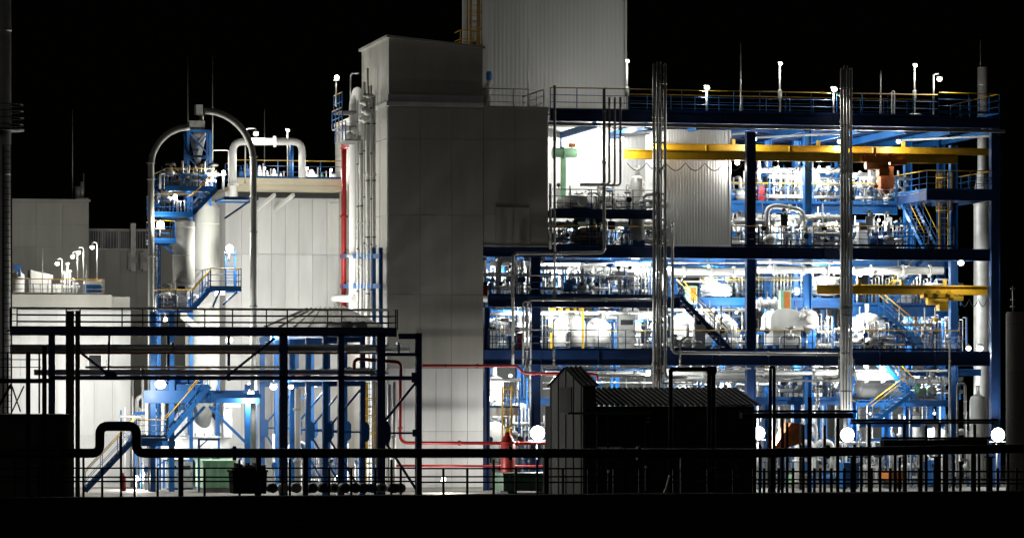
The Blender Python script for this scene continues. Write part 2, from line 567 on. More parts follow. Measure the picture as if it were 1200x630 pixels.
# building with a band of louvred windows
Yc = 34
lc = thing('louvred_building', 'grey building with a band of dark louvred windows behind the tall curved pipe', 'building', (XA(140, Yc), Yc, 0))
X0, X1 = XA(103, Yc), XA(300, Yc)
Z1 = ZA(268, Yc, 140)
B().box(X0, X1, Yc, Yc + 10, 0, Z1).obj('wall', 'grey', lc)
za, zb = ZA(291, Yc, 140), ZA(271, Yc, 140)
for a, c in ((105, 119), (121, 138), (140, 152), (159, 175)):
    w = B().box(XA(a, Yc), XA(c, Yc), Yc - 0.07, Yc - 0.003, za, zb).obj('window', 'glass', lc)
    n = 5
    for k in range(n):
        xx = XA(a, Yc) + (XA(c, Yc)-XA(a, Yc))*(k + .5)/n
        B().box(xx - .012, xx + .012, Yc - 0.1, Yc - 0.072, za, zb).obj('mullion', 'steel', w)
    B().box(XA(a, Yc)-.05, XA(c, Yc)+.05, Yc - 0.14, Yc - 0.004, za - .08, za - .003).obj('sill', 'steel', w)
panel_wall(lc, X0, X1, Yc, 0, Z1, lin(X0, XA(178, Yc), 4), [ZA(p, Yc, 140) for p in (400, 375, 346, 320, 294)], 'grey')
for a in (152, 166):
    d = thing('air_duct', 'boxy grey air duct on louvred building wall, ' + ('left' if a == 152 else 'right') + ' one', 'duct', (XA(a + 3, Yc), Yc - 0.5, ZA(318, Yc, a)), 'wall ducts')
    B().box(XA(a, Yc), XA(a + 6, Yc), Yc - 0.55, Yc - 0.11, ZA(318, Yc, a), ZA(262 if a == 152 else 292, Yc, a)).obj('shaft', 'steel', d)
    B().box(XA(a - 2, Yc), XA(a + 8, Yc), Yc - 0.62, Yc - 0.14, ZA(308, Yc, a), ZA(301, Yc, a)).obj('collar', 'grey', d)
    B().box(XA(a - 3, Yc), XA(a, Yc), Yc - 0.5, Yc - 0.11, ZA(316, Yc, a), ZA(296, Yc, a)).obj('side_box', 'grey', d)

# white annex with roof terrace (rail, lamps) in front of those
Ya = 12
an = thing('white_annex', 'white annex with grey roof band and a small window, behind the pipe rack', 'building', (XA(80, Ya), Ya, 0))
X0, X1, X2 = XA(-20, Ya), XA(131, Ya), XA(153, Ya)
ZT, ZB = ZA(345, Ya, 80), ZA(363, Ya, 80)
B().box(X0, X2, Ya, Ya + 9, 0, ZB).obj('wall', 'panel', an)
B().box(X0, X1, Ya - 0.1, Ya + 9.1, ZB + 0.002, ZT).obj('roof_band', 'grey', an)
B().box(X1 + 0.03, X2, Ya + 0.3, Ya + 9, ZB + 0.002, ZT - 0.1).obj('roof_box', 'grey', an)
zs = [0.3] + [ZA(p, Ya, 80) for p in (510, 446, 395, 364)]
panel_wall(an, X0, X2, Ya, 0, ZB, lin(X0, X2, 8), zs, 'panel')
w = B().box(XA(104, Ya), XA(118, Ya), Ya - 0.12, Ya - 0.062, ZA(440, Ya, 110), ZA(416, Ya, 110)).obj('window', 'glass', an)
for (a, c, e, f) in ((102, 104, 442, 414), (118, 120, 442, 414), (104, 118, 442, 440), (104, 118, 416, 414)):
    B().box(XA(a, Ya), XA(c, Ya), Ya - 0.16, Ya - 0.062, ZA(e, Ya, 110), ZA(f, Ya, 110)).obj('frame', 'white', w)
railing([(XA(13, Ya), Ya + .1, ZT), (XA(122, Ya), Ya + .1, ZT), (XA(122, Ya), Ya + 4, ZT)], 'yellow railing along the annex roof below the four small lamp posts', h=0.85, post='steel', sp=1.1)
for i, (px, py, yy, p0) in enumerate(((67, 309, 14, 345), (85, 301, 16, 345), (92, 296, 17, 345), (108, 290, 15, 345))):
    post_lamp(px, py, yy, p0, f'curved roof lamp post, {ORD[i]} of the four on the annex roof', 70, arm=0.28, r=0.12)
mc = thing('roof_equipment', 'white air handling unit with sloped hood on the annex roof', 'equipment', P(60, 345, 16))
z0 = ZT
B().box(XA(36, 16), XA(60, 16), 16, 18, z0, ZA(327, 16, 50)).obj('casing', 'white', mc)
pt = [P(36, 327, 16), P(62, 327, 16), P(62, 322, 16), P(44, 318, 16), P(36, 316, 16)]
B().poly(pt, (0, 2, 0)).obj('hood', 'white', mc)
B().box(XA(62, 16), XA(74, 16), 16, 17.5, z0, ZA(333, 16, 60)).obj('fan_box', 'alu', mc)
for a in (40, 48, 56, 66): B().tube([P(a, 344, 15.9), P(a, 332, 15.9)], 0.04, 6).obj('pipe_stub', 'alu', mc)
mc = thing('roof_tank', 'small white tank with blue valve bracket on annex roof by the stack', 'tank', P(22, 345, 15))
B().lathe((XA(22, 15), 15.5, z0 + .02), [(.34, 0), (.36, .1), (.36, 1.15), (.2, 1.3), (.05, 1.33)], 14).obj('shell', 'white', mc)
B().obar(P(16, 313, 15), P(23, 313, 15), .2, .3).obj('bracket', 'blue', mc)
B().tube([P(16, 326, 15), P(34, 326, 15), P(34, 345, 15)], .03, 6).obj('pipe', 'steel', mc)
B().tube([P(23, 313, 15), P(23, 324, 15)], .08, 6).obj('neck', 'blue', mc)
mc = thing('roof_skid', 'bright white pipe manifold on the annex roof between the lamp posts', 'equipment', P(80, 345, 15))
for a, t in ((73, 330), (76, 320), (79, 309), (82, 318), (86, 328), (90, 333)):
    B().tube([P(a, 345, 15), P(a, t, 15)], .06, 6).obj('riser', 'white', mc)
    sphere(P(a, t, 15), .12, .12, .1, 8).obj('valve', 'white', mc)
B().tube([P(71, 336, 15), P(94, 336, 15)], .06, 6).obj('header', 'white', mc)
mc = thing('roof_cabinet', 'blue cabinet with curved cover at the right end of the annex roof', 'cabinet', P(109, 345, 14))
B().box(XA(101, 14), XA(119, 14), 14, 15, z0, ZA(333, 14, 110)).obj('casing', 'blue', mc)
B().box(XA(100, 14), XA(120, 14), 13.9, 15.1, ZA(333, 14, 110) + .004, ZA(329, 14, 110)).obj('cover', 'white', mc)
for px, p0, p1, Yq, what in ((50, 290, 345, 16, 'annex roof left of the lamps'), (76, 303, 345, 18, 'annex roof between lamp posts'), (101, 310, 345, 18, 'annex roof near the blue cabinet')):
    o = B().tube([P(px, p0, Yq), P(px, p1, Yq)], [0.012, 0.03], 5).obj('lightning_rod', 'steel', base=P(px, p1, Yq))
    tag(o, f'thin grey lightning rod on the {what}', 'rod', 'lightning rods')

# thin masts against the sky
for px, p0, p1, Yq, what in ((85, 128, 236, 32, 'above the low grey building at left'), (220, 66, 240, 8, 'left of the silo tower top'), (249, 66, 225, 8, 'right of the silo tower top'),
                             (310, 128, 210, 22, 'above the white building roof')):
    o = B().tube([P(px, p0, Yq), P(px, p1, Yq)], [0.015, 0.04], 5).obj('lightning_rod', 'steel', base=P(px, p1, Yq))
    tag(o, f'slender lightning rod rising {what}', 'rod', 'lightning rods')

# ------------------------------------------------------------------ silo plant
Ys = 6.0
cx = XA(240, Ys)
rs = (XA(262, Ys) - XA(222, Ys)) / 2
cy = Ys + rs
si = thing('silo', 'large pale steel silo under the blue lattice tower', 'silo', (cx, cy, 0))
zt, zb = ZA(243, Ys, 240), ZA(450, Ys, 240)
B().lathe((cx, cy, 0), [(.35, zb - 2.4), (rs, zb), (rs, zt), (rs*.7, zt + .35), (.3, zt + .5)], 40).obj('shell', 'matte', si)
for py in (262, 316, 355, 400): B().lathe((cx, cy, ZA(py, Ys, 240)), [(rs*1.0, 0), (rs*1.015, .01), (rs*1.015, .06), (rs, .07)], 40).obj('band', 'matte', si)
for a in (30, 150, 210, 330):
    p = (cx + rs*.95*math.cos(R(a)), cy + rs*.95*math.sin(R(a)))
    B().obar((*p, 0), (*p, zb + .4), .22, .22).obj('leg', 'blue', si)
Yt = 4.2
cx2 = XA(217, Yt); r2 = XA(230, Yt) - XA(217, Yt)
s2 = thing('filter_vessel', 'smaller pale cylinder standing in front of the large silo', 'silo', (cx2, Yt + r2, ZA(345, Yt, 217)))
z0, z1 = ZA(338, Yt, 217), ZA(260, Yt, 217)
B().lathe((cx2, Yt + r2, 0), [(r2*.4, z0 - .5), (r2, z0), (r2, z1), (r2*.6, z1 + .2), (.1, z1 + .25)], 28).obj('shell', 'matte', s2)
for z in (z0 + .1, (z0+z1)/2, z1 - .3): B().lathe((cx2, Yt + r2, z), [(r2, 0), (r2*1.02, .01), (r2*1.02, .06), (r2, .07)], 28).obj('band', 'matte', s2)
B().tube([(cx2, Yt + r2, z0 - .4), (cx2, Yt + r2, z0 - 1.5), (cx2 + .8, Yt + r2 + 1, z0 - 2)], .2, 8).obj('outlet', 'matte', s2)
# lattice tower with hopper on the silo
lt = thing('lattice_tower', 'blue lattice steel tower with twin hopper on top of the silo', 'tower', P(234, 243, Ys))
zb, zt = zt_s, z_top = ZA(243, Ys, 234), ZA(153, Ys, 234)
xa, xb = XA(221, Ys), XA(247, Ys)
ya, yb = Ys + .2, Ys + 1.4
for x in (xa, xb):
    for y in (ya, yb): B().obar((x, y, zb), (x, y, zt), .13, .13).obj('corner_post', 'blue', lt)
zs = lin(zb, zt, 3)
for k in range(4):
    for y in (ya, yb): B().obar((xa, y, zs[k]), (xb, y, zs[k]), .1, .12).obj('cross_beam', 'blue', lt)
    if k < 3:
        B().obar((xa, ya - .02, zs[k]), (xb, ya - .02, zs[k+1]), .05, .07).obj('brace', 'blue', lt)
        B().obar((xb, ya + .06, zs[k]), (xa, ya + .06, zs[k+1]), .05, .07).obj('brace', 'blue', lt)
xm = (xa + xb)/2
h = B().lathe((xm, (ya+yb)/2, 0), [(.14, ZA(190, Ys, 234)), (.45, ZA(158, Ys, 234)), (.45, zt)], 12).obj('hopper', 'pipe', lt)
B().lathe((xm, (ya+yb)/2, 0), [(.35, ZA(202, Ys, 234)), (.3, ZA(196, Ys, 234)), (.2, ZA(190, Ys, 234) - .004)], 10).obj('rotary_valve', 'pipe', lt)
B().box(XA(223, Ys), XA(241, Ys), Ys + .3, Ys + 1.2, zt + .06, ZA(141, Ys, 234)).obj('inlet_box', 'steel', lt)
B().box(XA(231, Ys), XA(239, Ys), Ys + .4, Ys + 1.1, ZA(133, Ys, 234), ZA(122, Ys, 234)).obj('head_box', 'steel', lt)
B().tube([P(236, 140.5, Ys + .7), P(236, 133.5, Ys + .7)], .12, 8).obj('inlet_neck', 'steel', lt)
# the two swan-neck pipes
def arch(px0, py0, px1, py1, Y, n=12):
    """quarter-ellipse from (px0,py0) vertical to (px1,py1) horizontal"""
    return [P(px1 + (px0-px1)*math.cos(R(90*i/n)), py0 + (py1-py0)*math.sin(R(90*i/n)), Y) for i in range(n + 1)]
pth = [P(177, 576, 3)] + arch(177, 195, 222, 149, 3)
o = B().tube(pth, .17, 10).obj('conveying_pipe', 'matte', base=P(177, 576, 3))
tag(o, 'tall pale conveying pipe curving right into the silo tower, left of the silo', 'pipe', 'swan-neck conveying pipes')
for py in (190, 209, 300, 360): B().tube([P(177, py, 3), P(177, py + 1.6, 3)], .22, 10).obj('flange', 'matte', o)
pth = [P(297, 576, 3)] + arch(297, 190, 240, 130, 3)
o = B().tube(pth, .18, 10).obj('conveying_pipe', 'matte', base=P(297, 576, 3))
tag(o, 'tall pale conveying pipe arching left to the top of the silo tower', 'pipe', 'swan-neck conveying pipes')
for py in (183, 230, 271, 358): B().tube([P(297, py, 3), P(297, py + 1.6, 3)], .23, 10).obj('flange', 'matte', o)
# platforms, rails and stairs round the silo
def deck(px0, px1, py, Y0, Y1, label, th=.14, m='blue', top='grate', name='platform', braces=()):
    z = ZA(py, Y0, (px0+px1)/2)
    xa, xb = XA(px0, Y0), XA(px1, Y0)
    root = thing(name, label, 'platform', ((xa+xb)/2, (Y0+Y1)/2, z - th))
    B().box(xa + .02, xb - .02, Y0 + .04, Y1 - .04, z - .05, z).obj('deck_plate', top, root)
    B().box(xa, xb, Y0, Y0 + .038, z - th, z + .02).obj('front_beam', m, root)
    B().box(xa, xb, Y1 - .038, Y1, z - th, z + .02).obj('rear_beam', m, root)
    n = max(1, round((xb - xa)/1.5))
    for i in range(n + 1):
        x = xa + .03 + (xb - xa - .06)*i/n
        B().box(x - .03, x + .03, Y0 + .04, Y1 - .04, z - th, z - .052).obj('joist', m, root)
    for (a, e, c, f) in braces:
        B().obar(P(a, e, Y0 + .1), P(c, f, Y0 + .1), .08, .1).obj('bracket_brace', m, root)
    return root, xa, xb, z
def decked(px0, px1, py, Y0, Y1, dl, rl, h=1.05, sp=1.0, **kw):
    root, xa, xb, z = deck(px0, px1, py, Y0, Y1, dl, **kw)
    railing([(xa, Y1, z + .022), (xa + .02, Y0 + .02, z + .022), (xb - .02, Y0 + .02, z + .022), (xb, Y1, z + .022)], rl, h, sp=sp)
    return z
decked(195, 252, 221, 3.6, 8.5, 'blue platform at the silo top under the lattice tower', 'railing round the silo top platform at the lattice tower foot')
decked(180, 226, 251, 3.2, 6, 'blue service platform left of the silo just below its top', 'railing of the platform left of the silo top', braces=())
decked(178, 206, 282, 3.2, 5.5, 'small lower blue platform left of the silo with one brace', 'railing of the small lower platform left of the silo', braces=((188, 284, 203, 297),))
deck(262, 303, 231, 3.2, 6.5, 'dark blue bracket platform right of the silo carrying the arched pipe', braces=((295, 234, 263, 256),))
decked(246, 283, 338, 3.2, 6, 'blue stair landing with angled brackets in front of the silo', 'railing of the stair landing at the silo', braces=((249, 360, 257, 341), (261, 357, 278, 342)))
decked(185, 226, 363, 3.2, 6, 'blue lower platform at the left foot of the silo stairs', 'railing of the lower silo platform left of the stairs')
stairs(P(226, 362, 3.3), P(247, 338, 3.3), (0, 1, 0), .8, 'short blue stairs between the two lower silo platforms')
stairs(P(226, 250, 3.3), P(254, 221, 3.3), (0, 1, 0), .8, 'dark steep stairs up to the silo top platform')
stairs(P(262, 300, 5), P(283, 300, 5) + Vector((0, .3, 1)), (0, 1, 0), .5, 'short ladder stair by the lamp right of the silo') if False else None
ladder(XA(270, 5.2), 5.2, ZA(338, 5.2, 270), ZA(292, 5.2, 270), 'blue ladder right of the silo above the stair landing', 'blue', False, 'wall_ladder', .5)
ladder(XA(182, 4.8), 4.8, ZA(576, 4.8, 182), ZA(251, 4.8, 182), 'blue ladder climbing beside the tall pipe left of the silo', 'blue', False, 'wall_ladder', .5)
for x in (186, 224):
    o = B().obar(P(x, 576, 5.8), P(x, 222, 5.8), .18, .18).obj('support_column', 'blue', base=P(x, 576, 5.8))
    tag(o, 'slim blue column holding the platforms ' + ('left of the silo' if x == 186 else 'at the silo front'), 'column')
# machines on the silo top platform
for i, (px, py, w, hh, m) in enumerate(((204, 221, 10, 16, 'white'), (214, 221, 8, 22, 'alu'), (230, 221, 18, 24, 'pipe'), (243, 221, 6, 12, 'white'))):
    r = w*MPP(px, 5)/2
    z = ZA(py, 3.6, px) + .03
    q = thing('dust_filter', f'small pale filter unit, {ORD[i]} on the silo top platform', 'filter', (XA(px, 5), 5.4, z), 'filters on the silo top')
    B().lathe((XA(px, 5), 5.4, z), [(r, 0), (r, hh*.045*.7), (r*.5, hh*.045*.9), (r*.3, hh*.045)], 12).obj('body', m, q)
    B().tube([(XA(px, 5), 5.4, z + hh*.045), (XA(px, 5), 5.4, z + hh*.045 + .3)], .06, 6).obj('nozzle', m, q)
    B().lathe((XA(px, 5), 5.4, z + hh*.02), [(r*1.12, 0), (r*1.15, .03), (r*1.12, .06)], 12).obj('flange', 'steel', q)
pipe([P(249, 221, 5), P(249, 176, 5), P(268, 176, 5), P(268, 221, 5)], .035, 'steel', 'thin pipe hoop right of the lattice tower on the silo', 'pipe')
# white building right of the silo, with roof deck
Yw = 15
wb = thing('white_process_building', 'white panelled building with cream roof deck between silo and grey block', 'building', (XA(330, Yw), Yw, 0))
X0, X1 = XA(264, Yw), XA(425, Yw)
ZT = ZA(226, Yw, 340)
B().box(X0, X1, Yw, Yw + 12, 0, ZT).obj('wall', 'panel', wb)
xs = [XA(p, Yw) for p in (264, 283, 302, 318, 334, 350, 366, 383, 400, 425)]
zs = [0.3] + [ZA(p, Yw, 340) for p in (520, 455, 397, 298, 232)]
panel_wall(wb, X0, X1, Yw, 0, ZT, xs, zs, 'panel')
zd = ZA(209, 12, 340)
B().box(XA(272, 12), XA(402, 12), 12, Yw + 12, ZT + .004, ZT + .24).obj('roof_slab', 'cream', wb)
B().box(XA(274, 12), XA(402, 12), 12.02, 12.24, ZT + .244, zd).obj('roof_fascia', 'cream', wb)
B().box(XA(280, Yw - .5), XA(400, Yw - .5), Yw - .5, Yw - .1, ZT - .28, ZT - .004).obj('soffit_shade', 'dark', wb)  # dark strip standing for the shade under the roof slab
B().box(XA(277, 12), XA(400, 12), 12.3, Yw + 12, ZT + .244, ZT + .3).obj('roof_deck', 'grate', wb)
for a in (300, 322): B().obar(P(a, 246, Yw - .1), P(a + 22, 228, 12.3), .14, .18).obj('bracket', 'panel', wb)
w = B().box(XA(386, Yw), XA(398, Yw), Yw - .1, Yw - .063, ZA(290, Yw, 390), ZA(238, Yw, 390)).obj('light_panel', 'white', wb)
railing([(XA(276, 12), 16, zd), (XA(276, 12), 12.12, zd), (XA(401, 12), 12.12, zd)], 'yellow-topped railing along the white building roof deck', 1.0, sp=1.2)
pipe([P(273, 235, 11), P(273, 166, 11), P(354, 166, 11), P(354, 208, 11)], .2, 'white', 'thick white pipe loop standing over the white building roof', 'pipe_loop', 12, .55, (.1, .45, .62))
post_lamp(300, 157, 11, 215, 'lamp on a pole at the left corner of the white building roof', 160, arm=-0.6, r=.14)
post_lamp(337, 153, 14, 210, 'lamp on a straight pole in the middle of the white building roof', 120, arm=0, r=.1)
blp = B().tube([P(341.5, 209, 13), P(341.5, 170, 13)], .12, 10).obj('vent_pipe', 'blue', base=P(341.5, 209, 13))
tag(blp, 'bright blue vertical vent pipe on the white building roof', 'pipe')
for i, (px, w, hh, m) in enumerate(((283, 6, 16, 'blue'), (290, 5, 20, 'blue'), (305, 6, 18, 'white'), (314, 6, 12, 'alu'), (322, 7, 14, 'white'), (330, 5, 9, 'white'), (366, 12, 14, 'white'), (378, 8, 10, 'dgreen'), (392, 14, 9, 'alu'))):
    q = thing('roof_unit', f'small {"blue" if m == "blue" else "green" if m == "dgreen" else "pale"} unit on the white building roof', 'equipment', (XA(px, 14), 14.2, ZT + .3), 'roof units')
    later(q, f'small {"blue" if m == "blue" else "green" if m == "dgreen" else "pale"} machine unit', 'on the white building roof', px)
    x, hw, z0, z1 = XA(px, 14), w*.022, ZT + .302, zd + hh*.047
    B().box(x-hw, x+hw, 14, 14.6, z0, z1 - .3).obj('casing', m, q)
    B().lathe((x, 14.3, z1 - .296), [(hw*.8, 0), (hw*.7, .15), (hw*.3, .3)], 10).obj('cap', m, q)
    B().tube([(x + hw*1.2, 14, z0), (x + hw*1.2, 14, z1 + .1)], .035, 6).obj('side_pipe', 'pipe', q)
# lamps on the silo
for i, (px, py) in enumerate(((310, 197), (360, 197), (388, 199))):
    flood(P(px, py, 13), f'small work lamp, {ORD[i]} of three along the white building roof rail', 60, False, .08, ZT + .3)
for i, (px, py, Yq) in enumerate(((318, 389, 8), (372, 389, 8))):  # added fill lights to brighten the wall, tucked behind the rack walkway
    flood(P(px, py, Yq), ('left' if i == 0 else 'right') + ' added wash light for the white building wall, hidden behind the rack', 250, False, .1)
flood(P(188, 263, 3.0), 'bright lamp on the small platform left of the silo', 80, False, .27)
flood(P(269, 291, 4.6), 'bright lamp on the ladder post right of the silo', 380, False, .26)
flood(P(262, 202, 4), 'small lamp at the right end of the silo top railing', 230, False, .14)
flood(P(205, 230, 4.6), 'lamp under the silo top platform', 70, False, .16)
flood(P(254, 343, 4.0), 'left lamp under the silo stair landing', 90, False, .12, ZA(338, 3.2, 254) - .15)
flood(P(261, 342, 4.0), 'right lamp under the silo stair landing', 90, False, .14, ZA(338, 3.2, 254) - .15)
flood(P(194, 374, 4.0), 'lamp under the lower silo platform', 60, False, .13, ZA(363, 3.2, 194) - .15)

# lower part of the silo plant: blue support frame, stairs, vessel, green tank
fr = thing('support_frame', 'blue steel frame with diagonal braces under the silo', 'frame', P(230, 576, 2))
zb = ZA(465, 2, 230)
zg = .01
for px, Yq in ((179, 2), (201, 2), (290, 2), (298, 5)):
    B().ibeam((XA(px, Yq), Yq, zg), (XA(px, Yq), Yq, ZA(365 if px < 210 else 450, Yq, px)), .28, .28, .04).obj('column', 'blue', fr)
B().box(XA(168, 2), XA(303, 2), 1.8, 2.1, ZA(472, 2, 230), ZA(457, 2, 230)).obj('beam', 'blue', fr)
B().box(XA(245, 2), XA(303, 2), 1.2, 1.6, ZA(466, 2, 230), ZA(461, 2, 230)).obj('beam', 'blue', fr)
B().box(XA(160, 2), XA(205, 2), 1.8, 2.1, ZA(522, 2, 230), ZA(516, 2, 230)).obj('beam', 'blue', fr)
B().obar(P(245, 476, 1.9), P(290, 520, 1.9), .1, .14).obj('brace', 'blue', fr)
B().obar(P(202, 515, 1.9), P(240, 476, 1.9), .1, .14).obj('brace', 'blue', fr)
B().box(XA(185, 2), XA(245, 2), 2.2, 4.5, ZA(457, 2, 230), ZA(450, 2, 230)).obj('machine_bed', 'blue', fr)
for px in (193, 206, 213, 222, 231): B().box(XA(px, 3), XA(px + 7, 3), 3, 4, ZA(450, 3, 230) + .02, ZA(450 - (9 if px % 2 else 14), 3, 230)).obj('drive_unit', 'blue', fr)
stairs(P(195, 512, 1.2), P(246, 452, 1.2), (0, 1, 0), .9, 'upper blue stairs with yellow handrail under the silo')
stairs(P(100, 575, -1), P(160, 512, -1), (0, 1, 0), .9, 'lower blue stairs with yellow handrail left of the green tank')
deck(158, 197, 513, -1, 2, 'blue landing joining the two stair flights below the silo')
railing([P(160, 512, -1) , P(195, 512, -1)], 'yellow railing of the landing below the silo', .9)
vs_ = thing('mixing_vessel', 'pale conical mixing vessel on ground behind the blue braces', 'vessel', P(235, 576, 6))
c = P(232, 576, 7); c.y = 8
rr = (XA(284, 7) - XA(202, 7))/2
B().lathe((c.x, 8, 0), [(rr*.8, 1.6), (rr, 1.62), (rr, ZA(512, 7, 230)), (rr*.86, ZA(508, 7, 230)), (rr*.5, ZA(482, 7, 230)), (.3, ZA(478, 7, 230))], 36).obj('shell', 'panel', vs_)
B().lathe((c.x, 8, ZA(513, 7, 230)), [(rr*1.0, 0), (rr*1.03, .02), (rr*1.03, .12), (rr, .14)], 36).obj('rim', 'alu', vs_)
for k in range(12):
    a = R(180 + 15*k + 7)
    B().tube([(c.x + rr*1.0*math.cos(a), 8 + rr*math.sin(a), ZA(513, 7, 230) + .1), (c.x + rr*math.cos(a), 8 + rr*math.sin(a), ZA(513, 7, 230) + .32)], .05, 6).obj('clamp', 'steel', vs_)
for a in (200, 250, 290, 340): B().obar((c.x + rr*.75*math.cos(R(a)), 8 + rr*.75*math.sin(R(a)), .01), (c.x + rr*.75*math.cos(R(a)), 8 + rr*.75*math.sin(R(a)), 1.7), .2, .2).obj('leg', 'steel', vs_)
B().obar(P(262, 474, 6), P(281, 474, 6), .3, .25).obj('top_beam', 'alu', vs_)
B().box(XA(262, 6), XA(272, 6), 6, 6.8, ZA(512, 6, 265), ZA(476, 6, 265)).obj('side_column', 'panel', vs_)
gt = thing('green_tank', 'pale green tank behind the fence below the silo', 'tank', P(255, 576, 0))
B().box(XA(238, 0), XA(276, 0), 0, 3, .25, ZA(541, 0, 255)).obj('body', 'green', gt)
B().box(XA(237, 0), XA(277, 0), -.05, 3.05, ZA(541, 0, 255) + .003, ZA(539, 0, 255)).obj('lid', 'green', gt)
B().box(XA(239, 0), XA(275, 0), .1, 2.9, .01, .248).obj('plinth', 'conc', gt)
for a in (247, 256, 266): B().box(XA(a, 0) - .03, XA(a, 0) + .03, -.05, -.003, .3, ZA(541, 0, 255) - .05).obj('rib', 'green', gt)
dv = thing('davit', 'blue davit arm standing in front of the green tank', 'davit', P(233, 576, -.6))
B().obar(P(233, 576, -.6), P(233, 514, -.6), .1, .1).obj('post', 'blue', dv)
B().obar(P(232, 514.5, -.6), P(256, 514.5, -.6), .08, .1).obj('arm', 'blue', dv)
B().obar(P(233, 524, -.6), P(243, 515, -.6), .06, .06).obj('brace', 'blue', dv)
tag(B().lathe(P(144, 575, -2), [(.14, 0), (.16, .05), (.16, .75), (.08, .85), (.05, .95)], 12).obj('fire_extinguisher', 'red', base=P(144, 575, -2)), 'small red extinguisher at the foot of the lower stairs', 'extinguisher')
# ------------------------------------------------------------------ pipes and lamp beside the grey block's left wall
# ------------------------------------------------------------------ grey block
Yk = 0.0
XL, XR, XU = XA(455, Yk), XA(566, Yk), XA(642, Yk)
ZP, ZM = ZA(44, Yk, 455), ZA(125, Yk, 500)
ZU = ZA(287, Yk, 600)
DK = 16.0
gb = thing('grey_block', 'tall windowless grey clad stair tower block in the middle', 'building', ((XL+XR)/2, Yk, 0))
B().box(XL, XR, Yk, Yk + DK, 0, ZM).obj('core_wall', 'grey', gb)
B().box(XR + .002, XU, Yk, Yk + 7.5, ZU, ZM).obj('upper_wing', 'grey', gb)
zsf = [.2] + [ZA(p, Yk, 510) for p in (505, 431, 345, 252, 163, 127)]
panel_wall(gb, XL, XR, Yk, 0, ZM, lin(XL, XR, 6), zsf[:3], 'panel', gap=.02, t=.05)
panel_wall(gb, XL, XR, Yk, 0, ZM, lin(XL, XR, 3), zsf[2:], 'grey', gap=.016, t=.05)
zu = [ZU] + [ZA(p, Yk, 600) for p in (252, 163, 127)]
panel_wall(gb, XR, XU, Yk, 0, ZM, lin(XR + .02, XU, 2), zu, 'grey', gap=.016, t=.05, skip=())
panel_wall(gb, XL, Yk + DK, 0, 0, 0, lin(Yk, Yk + DK, 8), zsf, 'grey', side=True, gap=.03, t=.05)
B().box(XL - .12, XR, Yk - .12, Yk + DK, ZM + .002, ZM + .22).obj('coping', 'panel', gb)
B().box(XR + .01, XU + .06, Yk - .12, Yk + 7.6, ZM + .002, ZM + .1).obj('coping', 'grey', gb)
# penthouse with a shallow mono-pitch roof
xp = XA(566, Yk)
za, zc = ZP, ZA(57, Yk, 566)
B().poly([(XL + .05, Yk + .1, ZM + .23), (xp, Yk + .1, ZM + .23), (xp, Yk + .1, zc), (XL + .05, Yk + .1, za)], (0, 8.0, 0)).obj('penthouse', 'grey', gb)
B().poly([(XL - .1, Yk - .05, za + .005), (xp + .1, Yk - .05, zc - .005), (xp + .1, Yk - .05, zc + .13), (XL - .1, Yk - .05, za + .14)], (0, 8.3, 0)).obj('penthouse_roof', 'grey', gb)
B().box(XL - .01, xp + .03, Yk + .02, Yk + .098, ZM + .23, ZM + .62).obj('base_flashing', 'panel', gb)
hd = B().box(XA(582, Yk), XA(619, Yk), Yk - .075, Yk - .052, ZA(284, Yk, 600), ZA(244, Yk, 600)).obj('hatch', 'grey', gb)
for (a, c, e, f) in ((581, 582.5, 285, 243), (618.5, 620, 285, 243), (582.5, 618.5, 244, 243), (600, 601, 284, 244)):
    B().box(XA(a, Yk), XA(c, Yk), Yk - .1, Yk - .052, ZA(e, Yk, 600), ZA(f, Yk, 600)).obj('frame', 'grey', hd)
B().box(XR + .01, XU + .02, Yk - .08, Yk + 7.5, ZU - .09, ZU - .002).obj('soffit_trim', 'grey', gb)
railing([(XA(566, 2), 2, ZM + .1), (XA(637, 2), 2, ZM + .1), (XA(637, 2), 7, ZM + .1)], 'grey roof railing on the grey block beside the tower', 1.1, 'steel', 'steel', 1.6)
o = B().tube([P(619, 133, 3), P(619, 43, 3)], [.035, .012], 5).obj('lightning_rod', 'steel', base=P(619, 125, 3))
tag(o, 'thin lightning rod in front of the corrugated tower', 'rod', 'lightning rods')

# pipes down the left side wall of the grey block
def sidept(y, py): 
    """point on the left wall plane (x just left of XL) at depth y"""
    return y
XS = XL - .35
def SP(y, py, dx=0.0):
    x = XS - dx
    ax = (Vector((x, y, 0)) - CAM).dot(FW)
    return Vector((x, y, CAMZ + (HOR - py)*ax/FPX))
def px_of(v):
    d = Vector(v) - CAM
    return 600 + FPX*d.dot(RT)/d.dot(FW)
def py_of(v):
    d = Vector(v) - CAM
    return HOR - FPX*d.z/d.dot(FW)
def y_side(px, dx=0.0):
    """depth at which the left wall plane shows at column px"""
    lo, hi = -5.0, 60.0
    for _ in range(40):
        m_ = (lo+hi)/2
        if px_of((XS - dx, m_, 5)) > px: lo = m_
        else: hi = m_
    return (lo+hi)/2
sp = [(438, 112, .10, 'alu', 'right'), (431.5, 112, .12, 'alu', 'middle'), (424, 150, .12, 'alu', 'left')]
for px, p0, r, m, w in sp:
    y = y_side(px)
    pipe([SP(y, 576), SP(y, p0)], r, m, f'tall pale pipe climbing the grey block left wall, {w} of three', 'riser_pipe', flanges=(.35, .62, .8), clamps=7, cm='dark', group='risers on the block side wall')
for px, p0, w in ((419, 118, 'left'), (427, 96, 'middle'), (435, 100, 'right')):
    y = y_side(px, .3)
    pipe([SP(y, 366, .3), SP(y, p0, .3)], .05, 'white', f'thin white pipe up the grey block left wall, {w} of three thin ones', 'riser_pipe', flanges=(.6, .85), clamps=5, group='thin risers on the block side wall')
y = y_side(414)
